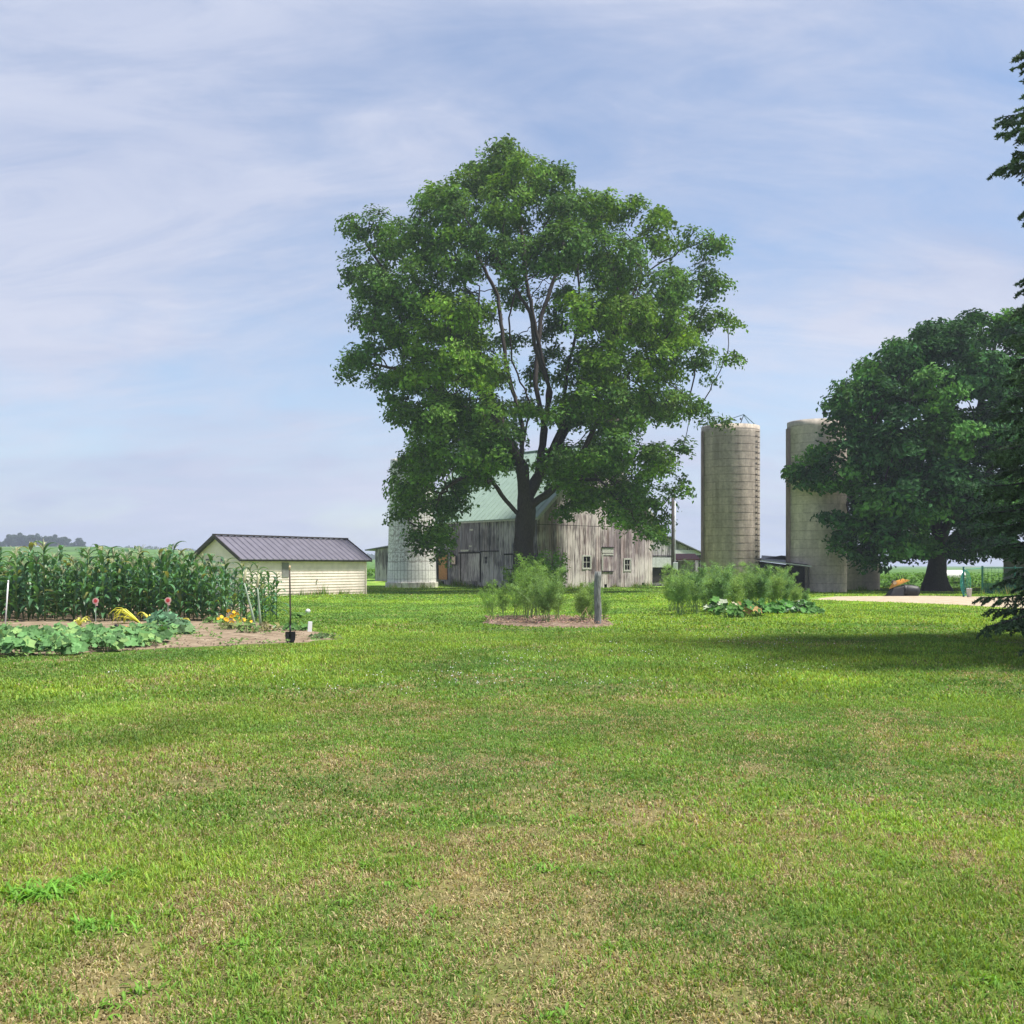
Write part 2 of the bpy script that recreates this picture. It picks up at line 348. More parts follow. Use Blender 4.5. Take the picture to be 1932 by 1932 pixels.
q = add_noise(n, l, 9, 8, mpn.outputs[0], .75); r = cramp(n, l, q.outputs[0], [(.3, (.55, .55, .5)), (.5, (1, 1, 1)), (.7, (1.5, 1.4, 1.3))])
q2 = add_noise(n, l, .7, 6, mpn.outputs[0], .6); r2 = cramp(n, l, q2.outputs[0], [(.35, (.72, .8, .8)), (.65, (1.25, 1.15, 1.0))])
c = mixc(n, l, mixc(n, l, a.outputs[0], r.outputs[0], 1.0, 'MULTIPLY'), r2.outputs[0], 1.0, 'MULTIPLY')
l(c, b.inputs['Base Color']); b.inputs['Roughness'].default_value = .95; b.inputs['Specular IOR Level'].default_value = .05
bp = n('ShaderNodeBump'); bp.inputs['Strength'].default_value = .5; bp.inputs['Distance'].default_value = .04; l(q.outputs[0], bp.inputs['Height']); l(bp.outputs[0], b.inputs['Normal']); l(b.outputs[0], o.inputs[0])
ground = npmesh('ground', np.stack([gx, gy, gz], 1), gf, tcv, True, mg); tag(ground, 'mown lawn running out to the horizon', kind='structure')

def sheet(name, pts, mt, lift, kind='structure', label=None, jag=0, res=.35, mound=0):
    """flat patch following the ground; outline pts (x,y) ccw, ragged edge"""
    P = []
    for i in range(len(pts)):
        p, q = np.array(pts[i]), np.array(pts[(i+1) % len(pts)]); k = max(1, int(np.linalg.norm(q-p)/res))
        for j in range(k):
            c = p+(q-p)*j/k; P.append(c + (RS.rand(2)-.5)*jag)
    P = np.array(P); cen = P.mean(0); V = []; Fc = []
    rings = [1, .93, .75, .5, .25, 0]; n_ = len(P)
    for r_i, r_ in enumerate(rings):
        Q = cen+(P-cen)*r_
        zz_ = hgt(Q[:, 0], Q[:, 1]) + lift + mound*sm((1-r_)*3)*(.7+.6*fbm(Q[:, 0]*2, Q[:, 1]*2, 2)) - (.03 if r_i == 0 else 0)
        V.append(np.column_stack([Q, zz_]))
    for k in range(len(rings)-1):
        a_ = k*n_+np.arange(n_); b_ = k*n_+(np.arange(n_)+1) % n_
        Fc.append(np.stack([a_, b_, b_+n_, a_+n_], 1))
    o = npmesh(name, np.concatenate(V), Fc, None, True, mt); tag(o, label, kind=kind); return o

def soilmat(name, c1, c2, c3, sc=5):
    m, t, n, l = mat(name); o = n('ShaderNodeOutputMaterial'); b = n('ShaderNodeBsdfPrincipled'); tc = n('ShaderNodeTexCoord')
    q = add_noise(n, l, sc, 9, tc.outputs['Object'], .7); r = cramp(n, l, q.outputs[0], [(.3, c1), (.5, c2), (.68, c3)])
    l(r.outputs[0], b.inputs['Base Color']); b.inputs['Roughness'].default_value = .95; b.inputs['Specular IOR Level'].default_value = .1
    bp = n('ShaderNodeBump'); bp.inputs['Strength'].default_value = .8; bp.inputs['Distance'].default_value = .06; l(q.outputs[0], bp.inputs['Height']); l(bp.outputs[0], b.inputs['Normal']); l(b.outputs[0], o.inputs[0]); return m
M_soil = soilmat('garden_soil', (.13, .095, .062), (.235, .18, .125), (.35, .285, .205), 3)
M_gravel = soilmat('driveway_gravel', (.26, .20, .13), (.40, .33, .24), (.52, .45, .36), 2.2)
M_mulch = soilmat('mulch', (.08, .055, .04), (.19, .135, .10), (.36, .29, .22), 7)
def gp(u, v): Y = EYE*F/(v-HV); return (PX(u, Y), Y)
soil = sheet('garden_soil', [gp(-420, 1250), gp(0, 1241), gp(160, 1236), gp(330, 1226), gp(480, 1219), gp(600, 1214), gp(650, 1208), gp(655, 1200), gp(556, 1184), (-7.6, 29.5), (-10.5, 43), (-26, 43)], M_soil, .012, label='bare brown garden soil beside the corn', jag=.3, mound=.03)
drive = sheet('driveway', [gp(1505, 1131), gp(1640, 1136), gp(1780, 1141), gp(1900, 1148), (26, 36), (46, 34), (46, 52), (28, 53), gp(1820, 1124), gp(1700, 1121), gp(1560, 1123)], M_gravel, .015, label='pale gravel driveway', jag=.35)
bed = sheet('mulch_bed', [gp(903, 1176), gp(960, 1181), gp(1060, 1185), gp(1130, 1185), gp(1168, 1180), gp(1150, 1170), gp(1060, 1164), gp(940, 1163)], M_mulch, .012, label='low mulched bed under the feathery plants', jag=.12, mound=.06)
bed2 = sheet('mulch_ring', [gp(1885, 1217), gp(1932, 1229), (13, 15), (18, 18), (17, 24), (12, 24), (9.9, 21.6)], M_mulch, .012, label='mulch under the spruce', jag=.12)

# ------------------------------------------------------------------ grass blades
def inside(x, y, poly):
    r = np.zeros(len(x), bool); P = np.array(poly)
    for i in range(len(P)):
        x1, y1 = P[i]; x2, y2 = P[(i+1) % len(P)]
        c = ((y1 > y) != (y2 > y)) & (x < (x2-x1)*(y-y1)/(y2-y1+1e-12)+x1); r ^= c
    return r
NOGRASS = [[gp(-420, 1250), gp(0, 1241), gp(160, 1236), gp(330, 1226), gp(480, 1219), gp(600, 1214), gp(650, 1208), gp(655, 1200), gp(556, 1184), (-7.6, 29.5), (-10.5, 43), (-26, 43)],
           [gp(1505, 1131), gp(1640, 1136), gp(1780, 1141), gp(1900, 1148), (26, 36), (46, 34), (46, 52), (28, 53), gp(1820, 1124), gp(1700, 1121), gp(1560, 1123)],
           [gp(906, 1176), gp(960, 1181), gp(1060, 1184), gp(1130, 1184), gp(1160, 1180), gp(1150, 1170), gp(1060, 1166), gp(940, 1165)]]
def blades(y0, y1, dens, h, w, thatch=False):
    Wd = lambda y: y*.56+.9
    nn = int(dens*(Wd(y0)+Wd(y1))*(y1-y0))
    y = np.sqrt(RS.rand(nn)*(y1**2-y0**2)+y0**2); x = (RS.rand(nn)*2-1)*Wd(y)
    d = dryness(x, y); cl = fbm(x*6, y*6, 3)
    keep = RS.rand(nn) < np.clip(.45+(cl-.35)*2.2 - .25*(d-.5), .18, 1)
    for pg in NOGRASS: keep &= ~inside(x, y, pg)
    x, y, d, cl = x[keep], y[keep], d[keep], cl[keep]; nn = len(x)
    t = lushtone(x, y)
    isdry = RS.rand(nn) < np.clip(d*1.15-.12, .02, .9)
    if thatch: isdry = RS.rand(nn) < np.clip(d*1.3, .1, .93)
    g = DGREEN[None]*(1-t[:, None])+GREEN[None]*t[:, None]
    g = g*(.5+.95*RS.rand(nn, 1))*(.62+.76*fbm(x*.9+7, y*.7, 3))[:, None]; g[:, 0] *= .8+.5*RS.rand(nn)
    s = STRAW[None]*(.45+.75*RS.rand(nn, 1)); br = RS.rand(nn) < .36; s[br] = BROWN*(.6+.8*RS.rand(br.sum(), 1))
    col = np.where(isdry[:, None], s, g)
    hh = h*(.5+.9*RS.rand(nn))*(1-.25*isdry)*(.75+.5*t); az = RS.rand(nn)*2*pi
    lean = (.25+1.0*RS.rand(nn)**.8)*(1+.5*isdry); ww = w*(.6+.8*RS.rand(nn))
    if thatch: lean = 1.1+.55*RS.rand(nn)
    dx, dy = np.cos(az), np.sin(az); sx, sy = -np.sin(az+RS.randn(nn)*.7), np.cos(az)
    z = hgt(x, y); L1 = hh*.55
    p0 = np.stack([x, y, z-.004], 1); D = np.stack([dx, dy, np.zeros(nn)], 1); S_ = np.stack([sx, sy, np.zeros(nn)], 1)*ww[:, None]
    a1 = lean*.5; a2 = np.minimum(lean*1.15, 1.75)
    p1 = p0 + L1[:, None]*(D*np.sin(a1)[:, None]+np.array((0, 0, 1.))*np.cos(a1)[:, None])
    p2 = p1 + (hh-L1)[:, None]*(D*np.sin(a2)[:, None]+np.array((0, 0, 1.))*np.cos(a2)[:, None])
    V = np.stack([p0-S_/2, p0+S_/2, p1+S_*.42, p1-S_*.42, p2], 1).reshape(-1, 3)
    C = np.repeat(col, 5, 0).reshape(nn, 5, 3); C = C.reshape(-1, 3)
    k = np.arange(nn)*5
    return V, np.stack([k, k+1, k+2, k+3], 1), np.stack([k+3, k+2, k+4], 1), C
parts = [blades(3.0, 6.2, 11000, .042, .0052), blades(6.2, 12, 4600, .045, .0080), blades(3.0, 6.2, 9000, .036, .0050, True), blades(6.2, 12, 3600, .040, .0080, True), blades(12, 24, 1200, .052, .015), blades(24, 48, 210, .06, .032), blades(48, 84, 55, .075, .07)]
V = []; Q4 = []; Q3 = []; C = []; off = 0
for v_, a_, b_, c_ in parts: V.append(v_); Q4.append(a_+off); Q3.append(b_+off); C.append(c_); off += len(v_)
tag(npmesh('lawn_grass', np.concatenate(V), [np.concatenate(Q4), np.concatenate(Q3)], np.concatenate(C), False, M_grass), 'short patchy lawn grass, part green and part straw', 'grass', kind='stuff')

# clover blossoms
def dots():
    P = []
    for (u0, u1, v0, v1, k) in ((1290, 1700, 1195, 1290, 260), (850, 1250, 1215, 1300, 160), (180, 420, 1262, 1275, 60), (1150, 1300, 1165, 1180, 50), (400, 900, 1270, 1320, 70)):
        for _ in range(k):
            v = random.uniform(v0, v1); u = random.uniform(u0, u1); X, Y = gp(u, v)
            if fbm(np.array([X*.8]), np.array([Y*.5]), 2)[0] > .46: P.append((X, Y))
    V = []; Fq = []
    for i, (X, Y) in enumerate(P):
        z = hz(X, Y)+.055; r = .008*(.7+.6*random.random())
        for p in ((r,0,0),(0,r,0),(-r,0,0),(0,-r,0),(0,0,r),(0,0,-r)): V.append((X+p[0], Y+p[1], z+p[2]))
        k = i*6
        for f in ((0,1,4),(1,2,4),(2,3,4),(3,0,4),(1,0,5),(2,1,5),(3,2,5),(0,3,5)): Fq.append([k+j for j in f])
    tag(npmesh('clover_blossoms', np.array(V), np.array(Fq), None, False, M_white), 'tiny white clover blossoms scattered in the lawn', 'flowers', kind='stuff')
dots()

# ------------------------------------------------------------------ leaves and trees
def rotframe(nrm, ang):
    nrm = nrm/np.linalg.norm(nrm, axis=1, keepdims=True)
    ref = np.where(np.abs(nrm[:, 2:3]) < .9, np.array([[0, 0, 1.]]), np.array([[1., 0, 0]]))
    a = np.cross(nrm, ref); a /= np.linalg.norm(a, axis=1, keepdims=True); b = np.cross(nrm, a)
    c, s = np.cos(ang)[:, None], np.sin(ang)[:, None]
    return nrm, a*c+b*s, -a*s+b*c
def leafmesh(name, pos, nrm, size, col, mt, parent=None, aspect=.6, fold=.15, ang=None):
    n_ = len(pos); ang = RS.rand(n_)*2*pi if ang is None else ang
    N_, A, B = rotframe(nrm, ang); s = size[:, None]
    V = np.stack([pos-A*s*.5, pos+B*s*aspect*.5+N_*s*fold-A*s*.05, pos+A*s*.5-N_*s*fold*.6, pos-B*s*aspect*.5+N_*s*fold-A*s*.05], 1).reshape(-1, 3)
    k = np.arange(n_)*4
    return npmesh(name, V, np.stack([k, k+1, k+2, k+3], 1), np.repeat(col, 4, 0), False, mt, parent)

def colonize(seeds, A, step, infl, kill, iters=90, trop=(0, 0, .1)):
    """seeds: list of polylines (each starts on an earlier one); returns node positions and parents"""
    pos = []; par = []
    for poly in seeds:
        poly = [np.array(p, float) for p in poly]
        if pos:
            d = np.linalg.norm(np.array(pos)-poly[0], axis=1); last = int(d.argmin())
        else: pos.append(poly[0]); par.append(-1); last = 0
        for q in poly[1:]:
            p = pos[last]; k = max(1, int(np.linalg.norm(q-p)/step)); st_ = p.copy()
            for j in range(1, k+1):
                pos.append(st_+(q-st_)*j/k + (RS.randn(3)*.05*step if j < k else 0)); par.append(last); last = len(pos)-1
    pos = [np.array(p) for p in pos]; Pn = np.array(pos)
    nd = np.full(len(A), 1e9); ni = np.zeros(len(A), int)
    def upd(lo):
        nonlocal nd, ni
        N_ = Pn[lo:]
        for c in range(0, len(N_), 400):
            D = np.linalg.norm(A[:, None]-N_[None, c:c+400], axis=2); j = D.argmin(1); d = D[np.arange(len(A)), j]
            m = d < nd; nd[m] = d[m]; ni[m] = lo+c+j[m]
    upd(0); trop = np.array(trop)
    for it in range(iters):
        act = nd < infl
        if not act.any(): break
        idx = ni[act]; dr = A[act]-Pn[idx]; dr /= np.linalg.norm(dr, axis=1, keepdims=True)+1e-9
        S_ = np.zeros((len(Pn), 3)); np.add.at(S_, idx, dr); u_ = np.unique(idx)
        d = S_[u_]; d /= np.linalg.norm(d, axis=1, keepdims=True)+1e-9; d = d+trop+RS.randn(len(u_), 3)*.16; d /= np.linalg.norm(d, axis=1, keepdims=True)
        new = Pn[u_]+d*step; lo = len(Pn); Pn = np.concatenate([Pn, new]); par += list(u_)
        upd(lo); keep = nd > kill; A = A[keep]; nd = nd[keep]; ni = ni[keep]
        if len(A) == 0: break
    return Pn, np.array(par)
def radii(Pn, par, rbase, rtip, ex=2.35):
    n_ = len(Pn); w = np.zeros(n_); ch = [[] for _ in range(n_)]
    for i in range(1, n_): ch[par[i]].append(i)
    for i in range(n_-1, -1, -1):
        if not ch[i]: w[i] = 1
        if i: w[par[i]] += w[i]
    r = w**(1/ex); r = rtip+(rbase-rtip)*(r-1)/(r[0]-1); return r, ch, w
def limbs(name, Pn, par, r, ch, mt, parent, flare=1.5, minr=0):
    mb_v = []; mb_f = []; starts = [(0, None)]
    while starts:
        i, pr = starts.pop(); chain = ([pr] if pr is not None else [])+[i]; rr = ([r[i]*1.02] if pr is not None else [])+[r[i]]
        while ch[i]:
            c = sorted(ch[i], key=lambda k: -r[k])
            for k in c[1:]:
                if r[k] > minr: starts.append((k, i))
            i = c[0]; chain.append(i); rr.append(r[i])
        if len(chain) < 2: continue
        P_ = Pn[chain]; rr = np.array(rr); n_ = 10 if rr[0] > .2 else (6 if rr[0] > .05 else 4)
        T = np.gradient(P_, axis=0); T /= np.linalg.norm(T, axis=1, keepdims=True)+1e-9
        a = np.cross(T[0], (.3, .9, .2)); prev = None
        for j in range(len(chain)):
            a = a-T[j]*a.dot(T[j]); a /= np.linalg.norm(a)+1e-9; b = np.cross(T[j], a); base = len(mb_v)
            for k in range(n_):
                th = 2*pi*k/n_; q = rr[j]*(1+ (.10*sin(3*th+j) if rr[j] > .2 else 0))
                if pr is None and j < 4: q *= 1+(flare-1)*(1-j/4)**2*(1+.25*sin(5*th))
                mb_v.append(P_[j]+q*(a*cos(th)+b*sin(th)))
            if prev is not None:
                for k in range(n_): mb_f.append((prev+k, prev+(k+1) % n_, base+(k+1) % n_, base+k))
            prev = base
    return npmesh(name, np.array(mb_v), np.array(mb_f), None, True, mt, parent)

def lobes_to_attr(lobes, per, shell=.5):
    A = []; T = []
    for (c, r, tn) in lobes:
        k = max(4, int(per*r**2)); d = RS.randn(k, 3); d /= np.linalg.norm(d, axis=1, keepdims=True)
        q = r*(shell+(1-shell)*RS.rand(k, 1)**.6); A.append(np.array(c)+d*q*np.array((1, 1, .85))); T += [tn]*k
    return np.concatenate(A), np.array(T)

def bigtree(name, base, seeds, lobes, label, cat, leafsize, perleaf, cols, rb, mt, bark, per=9, step=.55, kill=.8, droop=.25, spread=.5, flat=.6, infl=5, up=1.0, trop=(0, 0, .1), ex=2.1, flare=1.5):
    """seeds in metres relative to base; lobes [(centre rel base, radius, tone)]"""
    root = empty(name, base, label, cat)
    A, T = lobes_to_attr(lobes, per)
    Pn, par = colonize(seeds, A, step, infl, kill, trop=trop)
    r, ch, w = radii(Pn, par, rb, .018, ex)
    limbs('trunk', Pn, par, r, ch, bark, root, flare)
    LC = np.array([l_[0] for l_ in lobes]); LR = np.array([l_[1] for l_ in lobes]); LT = np.array([l_[2] for l_ in lobes])
    tips = np.where((w <= 2.5) & (Pn[:, 2] > 2.0))[0]
    D = np.linalg.norm(Pn[tips][:, None]-LC[None], axis=2)/LR[None]; near = D.argmin(1); ok = D.min(1) < 1.35; tips = tips[ok]; near = near[ok]
    pos = []; nr = []; cl = []
    for q, li in zip(tips, near):
        k = int(perleaf*(.6+.8*random.random())); c = Pn[q]; out_ = c-LC[li]; out_ /= np.linalg.norm(out_)+1e-6
        p = np.clip(RS.randn(k, 3), -1.7, 1.7)*np.array((spread, spread, spread*flat)); rad = np.hypot(p[:, 0], p[:, 1]); p[:, 2] -= droop*rad
        pos.append(c+p); nn_ = np.array((0, 0, up*.65))+out_*1.25+RS.randn(k, 3)*.5; nr.append(nn_)
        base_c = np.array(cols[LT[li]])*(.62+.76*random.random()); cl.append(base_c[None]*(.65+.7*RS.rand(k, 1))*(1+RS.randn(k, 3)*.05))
    pos = np.concatenate(pos); nr = np.concatenate(nr); cl = np.clip(np.concatenate(cl), .005, .9)
    leafmesh('crown', pos, nr, leafsize*(.6+.8*RS.rand(len(pos))), cl, mt, root)
    print(name, 'nodes', len(Pn), 'leaves', len(pos)); return root

# --- the big shade tree in front of the barn
TY = 70.0; TX = PX(984, TY); TB = (TX, TY, hz(TX, TY)-.1); k_ = TY/F
def T(u, v, dy=0):  # picture place at depth TY+dy, relative to the foot
    Y = TY+dy; return (PX(u, Y)-TX, dy, PZ(v, Y)-TB[2])
LB = [(950,300,50),(905,330,45),(1000,330,48),(950,385,60),(850,400,62),(1060,385,55),(1130,392,50),(1205,400,45),(810,370,30),(720,430,45),(672,432,30),(780,450,55),(668,500,30),(715,530,50),(790,540,60),(860,480,62),
 (1240,455,45),(1310,450,35),(1345,455,28),(1330,530,42),(1260,540,52),(1160,490,62),(1070,470,60),(960,470,55),(700,600,38),(660,680,32),(650,715,22),(700,670,45),(740,610,50),(790,630,52),(740,720,42),(860,590,58),(870,660,60),(800,700,52),
 (1190,590,62),(1110,590,45),(1270,610,55),(1335,600,38),(1388,612,20),(1385,665,26),(1350,700,28),(1320,660,42),(1230,680,58),(1140,680,48),(905,700,42),
 (770,780,42),(840,780,55),(920,770,40),(900,850,48),(820,860,52),(780,930,38),(840,940,45),(790,990,35),(830,1010,30),(890,900,35),
 (1100,760,42),(1180,760,55),(1255,760,45),(1300,760,30),(1345,785,22),(1372,797,16),(1150,850,50),(1230,860,42),(1280,850,22),(1100,890,36),(1180,930,42),(1240,940,38),(1300,930,18),(1205,995,30),(1240,1015,18),(1105,945,26),(1290,895,18),(770,860,30),(1060,850,30),(1020,700,34),(955,630,30),(1050,620,34),(1000,560,30),(960,540,34),(1065,560,36),(1075,680,30),(940,700,26),(1000,770,22),(1060,780,24),(1030,480,40),(920,440,45),(1100,440,45),(900,845,42),(950,860,30),(955,815,30),(1035,875,26),(1075,890,40),(1120,865,42),(1150,915,38),(1105,930,36),(1045,905,26),(1165,965,34),(1215,965,36),(775,905,40),(760,965,30),(795,1030,26),(805,880,40),(835,1045,18),(1250,990,26),(1270,925,26),(1065,965,20),(870,350,32),(1060,330,28),(945,268,22),(1260,400,24)]
for _ in range(16): LB.append((random.uniform(925, 1085), random.uniform(560, 800), random.uniform(12, 19)))
lobes = []
for (u, v, r_) in LB:
    half = 330 if v > 500 else 60+ (v-255)*1.15
    if v > 780: half = 330-(v-780)*.35
    e = min(1, abs(u-1000)/half); D = 9.6*sqrt(max(0, 1-e*e))*min(1, .35+(v-250)/450)*(1 if v < 850 else 1-(v-850)/500)
    central = 930 < u < 1090 and 430 < v < 760
    dys = [D*.85, -D*.85] if D > 4.5 else [random.uniform(-1, 1)*D]
    if D > 7.5 and not central: dys.append(random.uniform(-.25, .25)*D)
    if central: dys = [D*.8] if v > 520 else dys
    if D > 6 and v > 880: dys = [-D*.6, D*.8]
    for j, dy in enumerate(dys):
        bright = dy < -3 and ((560 < v < 720 and 780 < u < 930) or (540 < v < 720 and 1090 < u < 1300))  # sunlit front boughs: their light is painted in as a brighter leaf tone
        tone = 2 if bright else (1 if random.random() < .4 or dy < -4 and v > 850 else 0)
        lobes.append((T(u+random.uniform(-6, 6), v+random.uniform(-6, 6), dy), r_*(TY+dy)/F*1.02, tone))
S0 = [[(0, 0, 0), T(985, 1060), T(991, 1000), T(992, 945, -.2)],
      [T(992, 945, -.2), T(985, 880, -.6), T(985, 800, -1), T(960, 700, -1.5), T(945, 600, -1)],
      [T(992, 945, -.2), T(1015, 900, .6), T(1027, 810, 1), T(1035, 730, 1), T(1015, 640, .5), T(995, 540, 0), T(985, 440, 0), T(965, 340, 0)],
      [T(1027, 810, 1), T(1010, 720, 2), T(1020, 600, 3), T(1060, 480, 3.5)],
      [T(1015, 900, .6), T(1045, 850, -1), T(1075, 770, -2.5), T(1110, 690, -4), T(1170, 610, -6)],
      [T(1045, 850, -1), T(1100, 760, 2), T(1150, 660, 4), T(1210, 520, 5)],
      [T(1027, 810, 1), T(1040, 740, -2), T(1010, 660, -4), T(1000, 590, -5), T(960, 520, -5)],
      [T(985, 860), T(1000, 760, -1), T(965, 680, -2), T(960, 600, -3), T(985, 500, -3)],
      [T(1015, 900, .6), T(1060, 800, 1), T(1070, 700, 0), T(1095, 600, 0), T(1090, 480, 0)],
      [T(985, 880, -.6), T(950, 820, 0), T(925, 730, 0), T(900, 640, 0), T(905, 540, 0)],
      [T(991, 960), T(1040, 925, -1), T(1090, 870, -2), T(1125, 800, -3), T(1170, 720, -4.5), T(1240, 660, -5)],
      [T(1125, 800, -3), T(1190, 790, -1), T(1260, 760, 0), T(1330, 790, 0)],
      [T(988, 985), T(955, 945, -1), T(930, 910, -2), T(880, 895, -4), T(830, 930, -5)],
      [T(985, 880, -.6), T(940, 800, -3), T(905, 740, -5), T(870, 650, -7)],
      [T(985, 860, 0), T(930, 760, 2), T(850, 650, 3), T(760, 560, 3), T(690, 460, 1)],
      [T(940, 800, -3), T(860, 760, -2), T(760, 700, -1), T(680, 680, 0)],
      [T(985, 800, -1), T(955, 690, 1), T(940, 560, 2), T(880, 440, 1)],
      [T(1040, 925, -1), T(1120, 890, 1), T(1190, 920, 2), T(1240, 960, 1)],
      [T(1060, 900, -1.5), T(1130, 905, -4), T(1180, 960, -5)]]
bigtree('shade_tree', TB, S0, lobes, 'tall broad shade tree with hanging leafy boughs standing before the grey barn', 'tree', .27, 62,
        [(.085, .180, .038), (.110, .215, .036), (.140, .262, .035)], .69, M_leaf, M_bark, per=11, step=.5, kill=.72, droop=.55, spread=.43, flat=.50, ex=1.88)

# --- the rounder, darker maple by the driveway
MY = 72.0; MX = PX(1768, MY); MBs = (MX, MY, hz(MX, MY)-.1)
def T2(u, v, dy=0): Y = MY+dy; return (PX(u, Y)-MX, dy, PZ(v, Y)-MBs[2])
LM = [(1870,615,42),(1925,620,45),(1800,640,42),(1745,660,38),(1695,690,34),(1650,712,24),(1605,735,26),(1600,790,35),(1580,820,26),(1680,750,48),(1760,730,52),(1850,700,58),(1940,710,60),(1620,850,45),(1545,845,30),(1505,885,22),(1535,905,30),(1590,900,42),(1690,840,58),(1790,820,62),
 (1890,820,62),(1650,940,48),(1595,985,28),(1565,965,20),(1580,1032,18),(1720,930,55),(1610,1035,20),(1590,1045,16),(1650,1020,34),(1810,920,60),(1900,930,60),(1700,1030,30),(1740,1010,34),(1830,1010,34),(1890,1020,36),(1990,720,60),(1990,850,60),(2040,800,50),(2070,880,45),(1990,960,50),(2040,990,30),(1940,1040,20),(1640,1060,14),(1800,1040,20),(1588,755,26),(1572,805,20),(1640,695,28),(1700,655,28),(1762,622,30),(1832,600,26),(1560,872,32),(1518,884,26),(1750,960,40),(1680,1000,34),(1740,1045,22),(1860,980,44),(1830,1045,20),(1780,900,50)]
lobes2 = []
for (u, v, r_) in LM:
    e = min(1, abs(u-1790)/330); D = 9*sqrt(max(0, 1-e*e))*min(1, .35+(v-570)/260)
    dys = [-D*.9, D*.85, 0] if D > 5.5 else ([-D*.7, D*.7] if D > 3 else [0])
    if 1000 < v and abs(u-1790) < 90: dys = [-D*.55, D*.55]
    for dy in dys: lobes2.append((T2(u+random.uniform(-5, 5), v+random.uniform(-5, 5), dy), r_*(MY+dy)/F, 1 if random.random() < .35 else 0))
S1 = [[(0, 0, 0), T2(1768, 1085), T2(1769, 1060), T2(1772, 1035)],
      [T2(1772, 1035), T2(1730, 1000, -1), T2(1680, 970, -2), T2(1600, 930, -2), T2(1540, 890, -1)],
      [T2(1772, 1035), T2(1765, 960, 0), T2(1750, 850, 1), T2(1720, 740, 1)],
      [T2(1772, 1035), T2(1800, 960, -1), T2(1830, 850, 0), T2(1860, 720, 0), T2(1880, 640, 0)],
      [T2(1772, 1035), T2(1820, 1000, 2), T2(1900, 950, 3), T2(1990, 880, 2)],
      [T2(1765, 960), T2(1710, 880, -4), T2(1650, 800, -5)],
      [T2(1800, 960, -1), T2(1860, 900, -5), T2(1900, 820, -7)],
      [T2(1765, 960), T2(1760, 880, 5), T2(1720, 800, 7)]]
bigtree('maple_tree', MBs, S1, lobes2, 'dense dark round maple with thick flared trunk beside the gravel driveway', 'tree', .35, 60,
        [(.042, .115, .038), (.080, .195, .044)], .56, M_maple, M_barkd, per=12, step=.5, kill=.68, droop=.35, spread=.50, flat=.40, up=1.0, flare=2.1)

